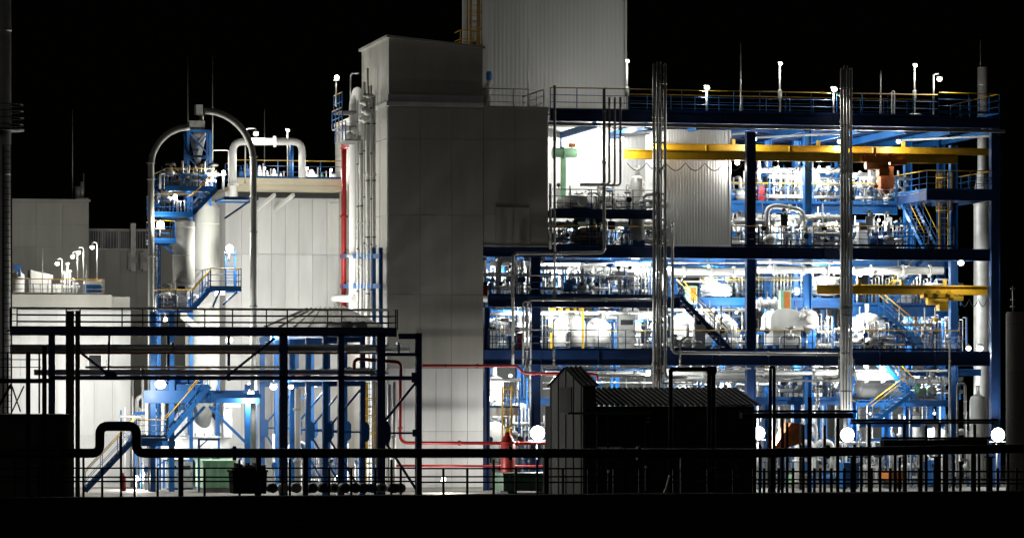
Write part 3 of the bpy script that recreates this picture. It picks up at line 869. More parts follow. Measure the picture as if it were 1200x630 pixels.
pipe([SP(y, 370), SP(y, 120), SP(y, 113) + Vector((.0, -1.2, .35)), SP(y - 2.6, 120), SP(y - 2.6, 165)], .24, 'white', 'thick white pipe hoop at the top left of the grey block', 'pipe_loop', 12, .9, (.2,))
y = y_side(403)
pipe([SP(y, 358), SP(y, 168)], .15, 'red', 'thick red fire main climbing the far left edge of the grey block', 'fire_pipe', 12, flanges=(.55, .97))
pipe([SP(y, 172), SP(y - 3.0, 170), SP(y - 3.0, 190)], .14, 'red', 'short red branch pipe at the top of the red fire main', 'fire_pipe', 10, flanges=(.7,))
pipe([SP(y, 358), SP(y - 1.0, 366), SP(y - 3, 368)], .18, 'red', 'red pipe bend at the foot of the red fire main', 'fire_pipe', 10)
pipe([SP(y_side(418), 300), SP(y_side(418), 262), SP(y_side(433), 262)], .05, 'steel', 'thin grey pipe elbow on the grey block side wall', 'pipe')
pipe([SP(y_side(411), 120), SP(y_side(411), 86), SP(y_side(420), 86)], .05, 'steel', 'thin hooked lamp pole pipe above the white hoop', 'pipe', rad=.5)
pipe([SP(y_side(431), 125), SP(y_side(431), 80)], .06, 'alu', 'thin vent pipe beside the lamp at the block roof edge', 'pipe')
px_, yy = 420, y_side(420)
flood(SP(yy, 91, 1.2), 'bright lamp above the white hoop at the grey block roof edge', 16, False, .17, ZA(125, yy, 420))
dk = thing('wall_platform', 'small blue platform with rails high on the grey block left wall', 'platform', SP(y_side(405), 168))
for (a, c, py) in ((412, 424, 150), (414, 424, 132), (416, 428, 166)):
    ya, yb = y_side(c), y_side(a)
    z = SP((ya+yb)/2, py).z
    B().box(XS - 1.1, XS - .1, ya, yb, z - .06, z).obj('deck_plate', 'grate', dk)
    for xx in (XS - 1.08,):
        for k in range(4):
            yq = ya + (yb-ya)*k/3
            B().box(xx-.03, xx+.03, yq-.03, yq+.03, z + .002, z + 1.0).obj('post', 'blue', dk)
        for hz in (.5, 1.0): B().tube([(xx, ya, z + hz), (xx, yb, z + hz)], .03, 5).obj('rail', 'yellow' if hz == 1.0 else 'blue', dk)
for i, (px, py, r) in enumerate(((428, 120, .2), (430, 130, .25), (427, 140, .2), (410, 160, .25), (432, 112, .15))):
    y = y_side(px, .5)
    q = thing('valve', f'pale valve fitting at the top of the grey block side pipes', 'valve', SP(y, py, .5), 'valves at the top of the block side wall')
    sphere(SP(y, py, .5), r, r, r).obj('body', 'white', q)
    B().tube([SP(y, py, .5), SP(y, py, .5) + Vector((0, 0, .5))], .05, 6).obj('stem', 'steel', q)
    B().tube([SP(y, py, .5) + Vector((-.3, 0, 0)), SP(y, py, .5) + Vector((.3, 0, 0))], r*.5, 8).obj('pipe_stub', 'alu', q)
    later(q, 'pale valve fitting', 'among pipes at the grey block roof corner', px)
# blue steel lower on the side wall
sf = thing('side_frame', 'dark blue steel frame at the lower left wall of the grey block', 'frame', SP(y_side(440), 360))
for px in (438, 446):
    y = y_side(px); B().obar(SP(y, 576), SP(y, 290), .2, .2).obj('column', 'blue', sf)
for py in (300, 335): B().obar(SP(y_side(400), py), SP(y_side(447), py), .15, .25).obj('beam', 'blue', sf)
pipe([SP(y_side(395), 355), SP(y_side(395), 352) + Vector((-.6, -2, .1)), SP(y_side(415), 350)], .2, 'white', 'white pipe bend at the foot of the block side wall above the rack', 'pipe', 10, .8)

# ------------------------------------------------------------------ corrugated tower and hall
def corrugated(name, X0, X1, Y, Z0, Z1, m, parent, pitch=.24, dep=.005, axis='x'):
    n = int((X1 - X0)/pitch)
    pr = []
    for i in range(n):
        u = X0 + i*pitch
        pr += [(u, 0), (u + pitch*.4, 0), (u + pitch*.5, -dep), (u + pitch*.9, -dep)]
    pr.append((X1, 0))
    b = B()
    vs = []
    for u, d in pr:
        for z in (Z0, Z1): vs.append((u, Y + d, z) if axis == 'x' else (Y + d, u, z))
    fs = [(2*i, 2*i+2, 2*i+3, 2*i+1) if axis == 'x' else (2*i, 2*i+1, 2*i+3, 2*i+2) for i in range(len(pr)-1)]
    return b.add(vs, fs).obj(name, m, parent)
Yt = 9.0
tw = thing('corrugated_tower', 'tall pale corrugated tower rising above the roofs, cut by the picture top', 'building', (XA(650, Yt), Yt + 7, 0))
X0, X1 = XA(572, Yt), XA(733, Yt)
ZT = ZA(-60, Yt, 650)
B().box(X0 + .06, X1 - .06, Yt + .06, Yt + 5.6, 15, ZT).obj('core_wall', 'corr', tw)
corrugated('front_cladding', X0, X1, Yt, ZA(290, Yt, 650), ZT, 'corr', tw)
corrugated('side_cladding', Yt, Yt + 5.6, X0, 15, ZT, 'corr', tw, axis='y')
B().box(X1 - .05, X1 + .06, Yt - .1, Yt + .05, 15, ZT).obj('corner_trim', 'corr', tw)
B().box(X0 - .06, X0 + .12, Yt - .1, Yt + .05, 15, ZT).obj('corner_trim', 'corr', tw)
B().box(X0 - .3, X0 - .07, Yt + 5.3, Yt + 5.6, 15, ZT).obj('corner_trim', 'panel', tw)
B().obar((XA(733, Yt) - .3, Yt - .12, 20), (XA(733, Yt) - .3, Yt - .12, 20.4), .1, .1).obj('bracket', 'steel', tw)
yl = Yt + 2.2
lx = X0 - .3
ladder(lx, yl, 18, ZT, 'yellow caged ladder on the left face of the corrugated tower', 'yellow', True, 'caged_ladder', .5)
pf = thing('ladder_platform', 'small yellow railed platform beside the tower ladder', 'platform', (lx - .2, yl + 3, ZA(52, Yt, 560)))
for py in (38, 52):
    z = ZA(py + 12, Yt, 560)
    B().box(X0 - .9, X0 - .1, yl + 1, yl + 2.6, z - .08, z).obj('deck_plate', 'grate', pf)
    for dz in (.5, 1.0): B().tube([(X0 - .1, yl + 1, z + dz), (X0 - .9, yl + 1, z + dz), (X0 - .9, yl + 2.6, z + dz)], .03, 6).obj('rail', 'yellow', pf)
    for xx in (X0 - .15, X0 - .5, X0 - .9): B().obar((xx, yl + 1, z + .002), (xx, yl + 1, z + 1), .05, .05).obj('post', 'yellow', pf)
ve = thing('valve', 'blue valve on pipes between penthouse and tower', 'valve', P(573, 85, 7.5))
B().lathe(P(573, 88, 7.5), [(.12, -.3), (.17, -.2), (.17, .1), (.12, .2)], 10).obj('body', 'blue', ve)
B().tube([P(573, 125, 7.5), P(573, 90, 7.5)], .12, 8).obj('pipe_stub', 'alu', ve)
for py in (96, 104): B().tube([P(573, py, 7.5), P(573, py + 3, 7.5)], .2, 8).obj('flange', 'alu', ve)
# hall wall behind the left upper bay, and the corrugated box
Yh = 8.6
hl = thing('corrugated_hall', 'white corrugated hall wall lit behind the upper left platforms', 'building', (XA(710, Yh), Yh, 0))
corrugated('front_cladding', XA(600, Yh), XA(790, Yh), Yh, ZA(300, Yh, 700), ZA(142, Yh, 700), 'corr', hl)
B().box(XA(600, Yh), XA(790, Yh), Yh + .06, Yh + .3, ZA(300, Yh, 700), ZA(142, Yh, 700)).obj('core_wall', 'corr', hl)
Yx = 2.5
cb = thing('corrugated_enclosure', 'white corrugated enclosure hung under the crane beam left of middle column', 'enclosure', (XA(818, Yx), Yx, ZA(290, Yx, 818)))
X0, X1 = XA(781, Yx), XA(855, Yx)
z0, z1 = ZA(289, 0, 818) + .02, ZA(152, Yx, 818)
corrugated('front_cladding', X0, X1, Yx, z0, z1, 'corr', cb, .16, .009)
corrugated('side_cladding', Yx + .02, Yx + 4.5, X0, z0, z1, 'corr', cb, .16, .009, axis='y')
B().box(X0 + .05, X1 - .02, Yx + .05, Yx + 4.5, z0, z1 - .01).obj('core_wall', 'corr', cb)
B().box(X0 - .05, X1 + .05, Yx - .08, Yx - .045, z0, z0 + .22).obj('base_flashing', 'panel', cb)
B().box(X1 - .03, X1 + .06, Yx - .07, Yx + 4.5, z0 + .23, z1).obj('corner_trim', 'panel', cb)

# ------------------------------------------------------------------ main blue steel structure
DF = 16.0
ZL = {'g': 0.0, '1': ZA(411, 0), 'm': ZA(347, 0, 690), '2': ZA(289, 0), '3': ZA(239, 5, 940), 'r': ZA(133, 0)}
ms = thing('steel_structure', 'large blue multi-storey steel process structure on the right', 'structure', (XA(870, 0), 0, 0))
def fbeam(px0, px1, p0, p1, Y, m='blue', name='beam', d=.3, stiff=True):
    """I beam along X: flanges top/bottom, web set back, stiffener plates"""
    pm = (px0+px1)/2
    xa, xb = XA(px0, Y), XA(px1, Y)
    za, zb = ZA(p1, Y, pm), ZA(p0, Y, pm)
    b = B().box(xa, xb, Y, Y + d, zb - .05, zb).box(xa, xb, Y, Y + d, za, za + .05).box(xa, xb, Y + d*.45, Y + d*.55, za + .05, zb - .05)
    o = b.obj(name, m, ms)
    if stiff:
        n = max(1, round((xb - xa)/3.2))
        for i in range(n + 1):
            x = xa + .02 + (xb - xa - .04)*i/n
            B().box(x - .012, x + .012, Y + .03, Y + d*.45, za + .05, zb - .05).obj('stiffener', m, o)
    return o
def col(px, Y, p0, p1, m='blue', w=.5, d=.4, name='column'):
    x = XA(px, Y)
    z0, z1 = (ZA(p1, Y, px) if p1 < 576 else .01), ZA(p0, Y, px)
    b = B().box(x - w/2, x - w/2 + .05, Y, Y + d, z0, z1).box(x + w/2 - .05, x + w/2, Y, Y + d, z0, z1).box(x - w/2 + .05, x + w/2 - .05, Y + d*.3, Y + d*.4, z0, z1)
    return b.obj(name, m, ms)
SHADED = 'blue_shaded'
# front columns
col(628, .4, 289, 580, SHADED, .52)
col(880.5, .4, 154, 580, SHADED, .5)
col(1167, .4, 137, 580, SHADED, .52)
col(571, .4, 360, 580, SHADED, .3)
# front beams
fbeam(645, 1172, 133, 146, 0, SHADED)
fbeam(566, 1161, 289, 303, -.05, SHADED)
fbeam(572, 798, 347, 360, -.05, SHADED)
fbeam(566, 1161, 410.5, 428, -.05, SHADED)
fbeam(643, 766, 247.5, 256, -.05, SHADED, stiff=False)
B().box(XA(643, -.25), XA(1177, -.25), -.4, -.12, ZA(151, -.25, 900), ZA(147.5, -.25, 900)).obj('gutter', 'steel', ms)
# second and third rows of columns
for px, Y, p0 in ((900.5, 7, 165), (934.5, 7, 165), (947.5, 3.5, 150), (1065, 7, 165), (1104, 9, 160), (1118.5, 3, 170), (1000, 7, 300), (1040, 7, 430), (845, 7, 300), (722, 7, 300), (660, 7, 300), (790, 7, 300), (575, 7, 300), (610, 9, 300),
                  (1090, 11, 300), (965, 11, 300), (862, 11, 300), (700, 11, 300)):
    col(px, Y, p0, 580, 'blue', .42, .4)
# inner beams, rows at Y=7
for px0, px1, p0, p1, Y in ((856, 1052, 238, 250, 5), (782, 1115, 303, 313, 6.6), (815, 990, 351, 360, 6.6), (998, 1112, 357, 371, 5), (998, 1112, 303, 312, 4.5), (570, 770, 364, 370, 6.6), (782, 1000, 467, 474, 4),
                            (1005, 1115, 468, 476, 3), (566, 660, 466, 474, 6), (1060, 1150, 432, 440, 6), (640, 770, 300, 308, 6.6), (1008, 1115, 494, 500, 5), (566, 880, 500, 508, 7)):
    fbeam(px0, px1, p0, p1, Y, 'blue', d=.25)
# roof underside: deck, joists, bracing
zr = ZA(137, 0)
X0, X1 = XA(645, 0), XA(1171, 0)
B().box(X0, X1, .32, DF, zr, zr + .06).obj('roof_deck', 'grate', ms)
for k in range(9):
    y = .8 + k*1.8
    B().box(X0 + 6.3, X1 - .1, y, y + .15, zr - .28, zr - .003).obj('roof_joist', 'blue_shaded', ms)
for px in (700, 760, 820, 880, 947, 1010, 1065, 1118, 1167):
    x = XA(px, .4)
    B().box(x - .1, x + .1, .85, DF, zr - .62, zr - .283).obj('roof_girder', 'blue', ms)
for a, c in ((735, 775), (845, 885), (905, 985), (1085, 1165)):
    B().obar(Vector((XA(a, 1), 5, zr - .7)), Vector((XA(c, 1), .7, zr - .7)), .1, .1).obj('roof_brace', 'steel', ms)
# decks
def slab(px0, px1, z, Y0, Y1, t=.12):
    B().box(XA(px0, Y0), XA(px1, Y0), Y0 + .26, Y1, z - t, z).obj('deck', 'grate', ms)
slab(566, 1161, ZL['1'] - .02, 0, DF)
slab(572, 796, ZL['m'] - .02, 0, 9)
slab(820, 1000, ZA(351, 6.6, 900), 6.6, 12)
slab(1000, 1110, ZA(357, 5, 1050), 5, 12)
slab(566, 1161, ZL['2'] - .02, 0, DF)
slab(856, 1052, ZL['3'], 5, 13)
slab(643, 766, ZA(247.5, 0, 700), 0, 4.5)
slab(782, 1000, ZA(467, 4, 890), 4, 10)
slab(1005, 1115, ZA(468, 3, 1060), 3, 9)
# x-bracing in the depth bays
for px, Y, p0, p1 in ((1000, 7.3, 303, 410), (1065, 7.3, 320, 410), (845, 7.3, 430, 575)):
    B().obar(P(px, p1, Y), P(px + 35, p0, Y), .1, .14).obj('brace', 'blue', ms)
# back wall of the plant behind the lower floors
bw = thing('rear_wall', 'grey panelled wall closing the back of the lower floors', 'wall', (XA(830, DF), DF, 0))
X0, X1 = XA(560, DF), XA(1085, DF)
B().box(X0, X1, DF + .1, DF + .4, 0, ZL['2'] - .2).obj('core_wall', 'back', bw)
panel_wall(bw, X0, X1, DF + .1, 0, 0, lin(X0, X1, 14), [.3, 3.8, 7.3, 10.2, ZL['2'] - .2], 'back')
cw = thing('hall_wall', 'plain grey wall behind the upper floor equipment', 'wall', (XA(820, DF), DF, ZL['2']))
B().box(XA(850, DF), XA(900, DF), DF + .1, DF + .4, ZL['2'], ZA(230, DF, 870)).obj('core_wall', 'panel', cw)

# railings on the fronts
def frail(px0, px1, py, Y, label, h=1.1, top='yellow', post='blue', sp=1.45, back=None):
    pm = (px0+px1)/2
    z = ZA(py, Y, pm)
    pts = [(XA(px0, Y), Y, z), (XA(px1, Y), Y, z)]
    if back: pts.append((XA(px1, Y), back, z))
    return railing(pts, label, h, top, post, sp)
frail(645, 1100, 133, .1, 'long yellow-topped railing along the front edge of the roof', 1.2)
frail(1100, 1171, 133, .1, 'short roof railing at the right front corner, blue with yellow top', 1.1, back=8)
frail(645, 1090, 137, 14, 'rear roof railing seen behind the front one', 1.2, 'yellow')
frail(644, 766, 247.5, .05, 'dark railing of the upper left platform beside the grey block', 1.15, 'steel', 'blue_shaded', 1.1)
frail(644, 766, 289, .05, 'yellow-topped railing on second deck under the upper left platform', 1.1, 'yellow', 'blue_shaded')
frail(574, 765, 347, .05, 'dark railing of the mezzanine deck beside the grey block', 1.1, 'steel', 'blue_shaded')
frail(572, 765, 410.5, .05, 'dark railing of the first deck in front of the white tanks', 1.1, 'steel', 'blue_shaded')
frail(782, 875, 410.5, .05, 'yellow-topped railing of the first deck left of the middle column', 1.1, 'yellow', 'blue_shaded')
frail(886, 985, 410.5, .05, 'yellow-topped railing of the first deck in front of the white compressor', 1.1, 'yellow', 'blue_shaded')
frail(998, 1125, 410.5, .05, 'yellow-topped railing of the first deck right of right pipe bundle', 1.1, 'yellow', 'blue_shaded')
frail(857, 985, 289, .05, 'yellow-topped railing of second deck around the middle column', 1.1, 'yellow', 'blue_shaded')
frail(998, 1118, 289, .05, 'yellow-topped railing of second deck at the foot of the blue stairs', 1.1, 'yellow', 'blue_shaded')
frail(857, 985, 238, 5, 'yellow-topped railing of the upper inner platform beside the middle column', 1.1)
frail(998, 1050, 238, 5, 'yellow-topped railing of the upper inner platform at the stairs', 1.1)
frail(820, 985, 351, 6.6, 'yellow-topped railing of the inner mezzanine behind the compressor', 1.1)
frail(786, 800, 347, .05, 'short yellow railing at the head of the dark stairs', 1.1)
frail(640, 764, 347, 5, 'inner yellow-topped railing across the mezzanine', 1.1)
frail(640, 764, 410.5, 6, 'inner yellow-topped railing behind the white tanks', 1.1)
frail(786, 874, 410.5, 6.5, 'inner yellow-topped railing behind the white drum left of middle column', 1.1)
frail(888, 985, 289, 6, 'inner yellow-topped railing across second deck right of middle column', 1.1)
frail(888, 985, 238, 9, 'rear yellow-topped railing of the upper inner platform', 1.1)
frail(1000, 1110, 357, 4.9, 'yellow-topped railing of the inner mezzanine above the lower crane hoist', 1.1)
frail(566, 628, 410.5, 5, 'inner yellow-topped railing on first deck beside the grey block', 1.1)
frail(1005, 1098, 494, 4.8, 'yellow-topped railing of the low inner platform in the right bay', 1.1)
frail(790, 985, 467, 4, 'railing of the low inner platform beside the middle column', 1.1, 'steel', 'blue')
# ------------------------------------------------------------------ cranes
def crane_beam(px0, px1, p0, p1, Y, label, m='yellow'):
    root = thing('crane_beam', label, 'crane beam', (XA((px0+px1)/2, Y), Y, ZA(p1, Y, (px0+px1)/2)))
    pm = (px0+px1)/2
    xa, xb, za, zb = XA(px0, Y), XA(px1, Y), ZA(p1, Y, pm), ZA(p0, Y, pm)
    B().box(xa, xb, Y - .12, Y + .12, zb - .06, zb).obj('top_flange', m, root)
    B().box(xa, xb, Y - .12, Y + .12, za, za + .06).obj('bottom_flange', m, root)
    B().box(xa, xb, Y - .02, Y + .02, za + .062, zb - .062).obj('web', m, root)
    for px in ((px0*3+px1)/4, pm, (px0+px1*3)/4):
        x = XA(px, Y)
        B().box(x - .08, x + .08, Y - .1, Y + .1, zb + .002, zb + .3).obj('hanger', m, root)
    return root
crane_beam(760, 1158, 171, 179, 2.4, 'upper rear yellow crane runway beam across the top floor')
crane_beam(731, 1122, 178, 189, 1.2, 'bright yellow crane beam across the top floor, in front')
crane_beam(957, 1157, 334, 345, .9, 'lower yellow crane beam in the right bay')
def hoist(px, py, Y, label, m='orange', s=1.0):
    c = P(px, py, Y)
    root = thing('hoist', label, 'hoist', c)
    B().box(c.x - 1.2*s, c.x + 1.0*s, Y - .3, Y + .3, c.z + .1, c.z + .45*s).obj('trolley', m, root)
    B().tube([(c.x - .9*s, Y - .1, c.z - .1*s), (c.x + .5*s, Y - .1, c.z - .1*s)], .28*s, 10).obj('drum', m, root)
    B().box(c.x - .1*s, c.x + .55*s, Y - .35, Y + .3, c.z - .75*s, c.z - .25*s).obj('gear_case', m, root)
    B().box(c.x + .65*s, c.x + 1.7*s, Y - .2, Y + .2, c.z - .05, c.z + .25*s).obj('motor', m, root)
    B().tube([(c.x - .3*s, Y - .2, c.z - .3), (c.x - .3*s, Y - .2, c.z - 1.3*s)], .02, 5).obj('chain', 'steel', root)
    B().lathe((c.x - .3*s, Y - .2, c.z - 1.3*s - .2), [(.06, 0), (.16, .08), (.16, .2), (.05, .24)], 8).obj('hook_block', m, root)
    for d in (-.9, -.2, .6): B().lathe((c.x + d*s, Y - .36, c.z + .48*s), [(.13, 0), (.13, .06)], 10, 'y').obj('wheel', m, root)
    return root
hoist(1030, 192, 1.0, 'rust orange crane hoist under the upper crane beam right of right pipe bundle', 'orange', .9)
h2 = thing('hoist_block', 'orange brown hoist block hanging left of the blue stairs at the top floor', 'hoist', P(1038, 190, 2))
B().box(XA(1031, 2), XA(1046, 2), 1.8, 2.4, ZA(222, 2, 1038), ZA(195, 2, 1038)).obj('block', 'rust', h2)
B().tube([P(1038, 195, 2.1), P(1038, 180, 2.1)], .05, 6).obj('chain', 'steel', h2)
B().lathe(P(1038, 226, 2.1), [(.08, -.1), (.2, 0), (.2, .15)], 10).obj('hook', 'rust', h2)
hoist(1100, 351, .9, 'dull yellow hoist trolley on the lower crane beam', 'yellow', .8)
# festoon cable
for (a, e, Y, py, n, lab) in ((735, 985, 1.0, 191, 11, 'black festoon cable looping below the bright yellow crane beam'), (1125, 1157, .9, 350, 3, 'black festoon cable loops right of the lower hoist')):
    pts = []
    for i in range(n*6 + 1):
        t = i / 6
        pts.append(P(a + (e-a)*i/(n*6), py + 9*abs(math.sin(math.pi*t)), Y))
    tag(B().tube(pts, .025, 5).obj('festoon_cable', 'cable', base=pts[0]), lab, 'cable')

# ------------------------------------------------------------------ pipe bundles on the front
for nm, pxs, p0, p1, Y in (('left', (766.5, 770.5, 774.5, 779.3), 77, 450, -1.0), ('right', (986.3, 989.8, 993.3, 997), 82, 480, -1.0)):
    for i, px in enumerate(pxs):
        r = (.085, .06, .06, .085)[i] if nm == 'left' else (.085, .07, .07, .085)[i]
        q = P(px, p0 + (0 if i in (0, 3) else -2), Y)
        turn = {('left', 2): (811, 449), ('left', 3): (805, 442), ('left', 0): None}.get((nm, i))
        pts = [P(px, p1 if not turn else turn[1], Y), q]
        if turn: pts = [P(turn[0], turn[1], Y)] + pts
        elif nm == 'left': pts[0] = P(px, 576, Y)
        o = pipe(pts, r, 'pipe', f'tall stainless riser, {ORD[i]} of four in the {nm} pipe bundle', 'riser_pipe', flanges=(.3, .7), clamps=9, cm='steel', group=f'{nm} pipe bundle')
        B().lathe(q, [(r*.9, 0), (r*.8, .06), (.02, .14)], 8).obj('tip', 'pipe', o)
    bt = thing('pipe_bracket', f'dark mounting bracket ladder behind the {nm} pipe bundle', 'bracket', P(pxs[1] + 2, p1, -.75))
    for k in range(12):
        py = p0 + 30 + k*30
        B().box(XA(pxs[0] - 1, -.8), XA(pxs[3] + 1, -.8), -.88, -.42, ZA(py, -.8, pxs[1]) - .04, ZA(py, -.8, pxs[1]) + .04).obj('cross_arm', 'dark', bt)
    B().box(XA(pxs[1], -.6), XA(pxs[2], -.6), -.4, -.3, 2, ZA(p0 + 20, -.6, pxs[1])).obj('spine', 'dark', bt)
# further small-bore lines on the facade
FP = [
    ([(708, 104), (708, 296), (601, 297), (601, 430)], .09, 'grey facade pipe with long horizontal run above the mezzanine'),
    ([(617.5, 430), (617.5, 351), (766, 351)], .07, 'grey pipe along the mezzanine beam turning down beside first blue column'),
    ([(613, 430), (613, 353), (622, 353), (622, 432)], .05, 'slim pipe loop beside first blue column'),
    ([(650, 352), (650, 100)], .07, 'straight grey riser right of the grey block wing'),
    ([(645, 215), (645, 292)], .07, 'short grey riser at the left edge of the upper platform'),
    ([(649, 430), (649, 408)], .05, 'short grey pipe below first deck left of white tanks'),
    ([(788, 260), (788, 413), (985, 415)], .085, 'grey pipe running along first deck edge between the pipe bundles'),
    ([(797, 430), (797, 400), (803, 395), (812, 395)], .05, 'small hooked pipe on the first deck edge near left bundle'),
    ([(1000, 440), (1000, 420), (988, 418)], .08, 'short grey elbow at first deck beside right pipe bundle'),
    ([(965, 444), (984, 444), (984, 418)], .08, 'grey elbow pipe below first deck left of right bundle'),
    ([(958, 477), (958, 451)], .09, 'short thick grey riser below first deck left of right bundle'),
    ([(680, 216), (714, 216), (714, 114)], .06, 'left of three white facade pipes turning into the bright upper bay'),
    ([(680, 216.5), (720.5, 216.5), (720.5, 114)], .06, 'middle of three white facade pipes turning into the bright upper bay'),
    ([(680, 217), (727, 217), (727, 114)], .06, 'right of three white facade pipes turning into the bright upper bay'),
    ([(640, 430), (880, 431)], .045, 'thin straight pipe under first deck beam from first to middle column'),
    ([(884, 431), (985, 431)], .045, 'thin straight pipe under first deck beam right of middle column'),
    ([(1113, 576), (1113, 400)], .06, 'tall slim grey pipe left of the right column'),
    ([(1122, 576), (1122, 449), (1131, 449), (1131, 540)], .07, 'white inverted-U pipe left of the right column at ground level'),
    ([(700, 441), (764, 441), (764, 436)], .05, 'thin pipe below first deck left of left pipe bundle'),
]
for i, (pp, r, lab) in enumerate(FP):
    Y = -.55 - .12*(i % 3)
    pipe([P(a, c, Y) for a, c in pp], r, 'pipe', lab, 'pipe', flanges=(.2, .75), clamps=max(2, int(len(pp)*2)), cm='steel', group='small pipes on the facade')
for i, px in enumerate((708, 714, 720.5, 727)):
    pass
pipe([P(495, 428, -.9), P(607, 428.5, -.9), P(613, 437, -.9), P(668, 437.5, -.9), P(700, 438, -.9), P(700, 446, -.9)], .075, 'red', 'red fire pipe crossing the grey block front at first deck height', 'fire_pipe', 8, .3, (.3, .62, .8), clamps=4)
pipe([P(469, 445, -2), P(469, 518.5, -2), P(650, 519, -2), P(650, 548, -2)], .09, 'red', 'thick red fire main running low in front of the grey block', 'fire_pipe', 10, .45, (.2, .5, .75))
pipe([P(455, 545, -1.8), P(640, 546, -1.8)], .06, 'red', 'lower thin red pipe near ground in front of the grey block', 'fire_pipe', 8)
rv = thing('red_vessel', 'red pressure vessel with domed top and fittings near the ground lamp', 'vessel', P(595, 576, -2.5))
c = P(595, 576, -2.5); r = 8*MPP(595, -2.5)
B().lathe((c.x, -2.5, 0), [(r*.9, .7), (r, .8), (r, ZA(518, -2.5, 595)), (r*.85, ZA(514, -2.5, 595)), (r*.4, ZA(509, -2.5, 595)), (r*.35, ZA(506, -2.5, 595))], 20).obj('shell', 'red', rv)
B().lathe((c.x, -2.5, ZA(519, -2.5, 595)), [(r, 0), (r*1.18, .01), (r*1.18, .1), (r, .11)], 20).obj('flange', 'red', rv)
B().lathe((c.x, -2.5, ZA(506, -2.5, 595)), [(.1, 0), (.1, .2), (.2, .21), (.2, .27)], 10).obj('nozzle', 'yellow', rv)
for a in (30, 150, 270): B().obar((c.x + r*.8*math.cos(R(a)), -2.5 + r*.8*math.sin(R(a)), .01), (c.x + r*.8*math.cos(R(a)), -2.5 + r*.8*math.sin(R(a)), .8), .1, .1).obj('leg', 'red', rv)

# right-hand steel stack
Yq = 7.0
cx, rr = XA(1152.5, Yq), (XA(1162.5, Yq) - XA(1143, Yq))/2
st = thing('exhaust_stack', 'shiny steel exhaust stack rising through the right end of the structure', 'chimney', (cx, Yq + rr, 0))
zt, zm = ZA(78, Yq, 1152), ZA(222, Yq, 1152)
r2 = (XA(1160.5, Yq) - XA(1149.5, Yq))/2
B().lathe((cx + .12, Yq + rr, 0), [(rr, .01), (rr, zm - .3), (r2, zm + 1.2), (r2, zt)], 28).obj('shell', 'alu', st)
for py in (100, 160, 240, 300, 345, 430): B().lathe((cx + .12, Yq + rr, ZA(py, Yq, 1152)), [(rr*.97 if py > 222 else r2, 0), ((rr if py > 222 else r2)*1.04, .02), ((rr if py > 222 else r2)*1.04, .1), (rr*.97 if py > 222 else r2, .12)], 28).obj('ring', 'alu', st)
B().tube([(cx + .0, Yq + rr, zt - 1), (cx + .0, Yq + rr, zt + 1.6)], .02, 5).obj('lightning_rod', 'steel', st)
# dark grey tower at the right edge
Yq = -16
te = thing('concrete_tower', 'dull grey round tower cut off by the right edge of the picture', 'tower', P(1194, 576, Yq))
cx = XA(1196, Yq); rr = XA(1196, Yq) - XA(1184, Yq)
B().lathe((cx, Yq + rr, 0), [(rr, .01), (rr, ZA(367, Yq, 1195)), (rr*.9, ZA(365, Yq, 1195))], 28).obj('shell', 'tower', te)
for py in (380, 437, 490, 540): B().lathe((cx, Yq + rr, ZA(py, Yq, 1195)), [(rr, 0), (rr*1.012, .01), (rr*1.012, .05), (rr, .06)], 28).obj('joint', 'tower', te)
B().tube([P(1187, 367, Yq + .5), P(1187, 335, Yq + .5)], .03, 6).obj('rod', 'steel', te)
for py in (338, 351, 359): B().tube([P(1184, py, Yq + .5), P(1190, py, Yq + .5)], .03, 6).obj('insulator', 'steel', te)

# ------------------------------------------------------------------ roof lamps and masts
RL = [(735, 72, 3, 134, 0, 'near the corrugated tower', .1, True), (828, 103, .5, 133, 0, 'short bright one right of left pipe bundle', .15, False), (914, 75, 3, 137, 0, 'right of the middle column', .11, True),
      (977, 105, .5, 133, 0, 'short bright one left of right pipe bundle', .16, False), (1072, 77, 3, 137, 0, 'right of right pipe bundle', .12, True), (1101, 93, .5, 136, .35, 'with curved arm near the right end', .14, False)]
for px, py, Y, p0, arm, w, r, ring in RL:
    post_lamp(px, py, Y, p0, f'roof lamp post {w}', 80, cool=False, arm=-arm, r=r, rp=.05, ring=ring)
for px, p0, p1, Y, w in ((868, 50, 134, 1, 'tall tapering lightning rod on the roof left of middle column', ), (1032, 83, 134, 1, 'short lightning rod on the roof right of right pipe bundle'), ):
    tag(B().tube([P(px, p1, Y), P(px, p1 - 12, Y), P(px, p0, Y)], [.07, .045, .015], 6).obj('lightning_rod', 'steel', base=P(px, p1, Y)), w, 'rod', 'lightning rods')
pipe([P(1045, 134, 1), P(1045, 107, 1), P(1048, 107, 1), P(1048, 134, 1)], .04, 'white', 'small white vent pipe hoop on the roof', 'pipe')
for px, py, w in ((884, 163, 'at the middle column under the roof'), (703, 156, 'left lamp on the white corrugated hall wall'), (729, 163, 'right lamp on the white corrugated hall wall'), (864, 191, 'beside the corrugated enclosure top'), (765, 164, 'behind left pipe bundle under the roof'), (1053, 166, 'above the orange hoist under the roof'),
                  (984, 166, 'behind right pipe bundle under the roof')):
    hang_lamp(P(px, py, {703: 6, 729: .4, 884: 1.3, 1053: 1.3}.get(px, 2.2)), f'round white lamp {w}', {703: 330, 729: 140, 884: 90, 1053: 90}.get(px, 120), px in (884, 1053), .17, .3)

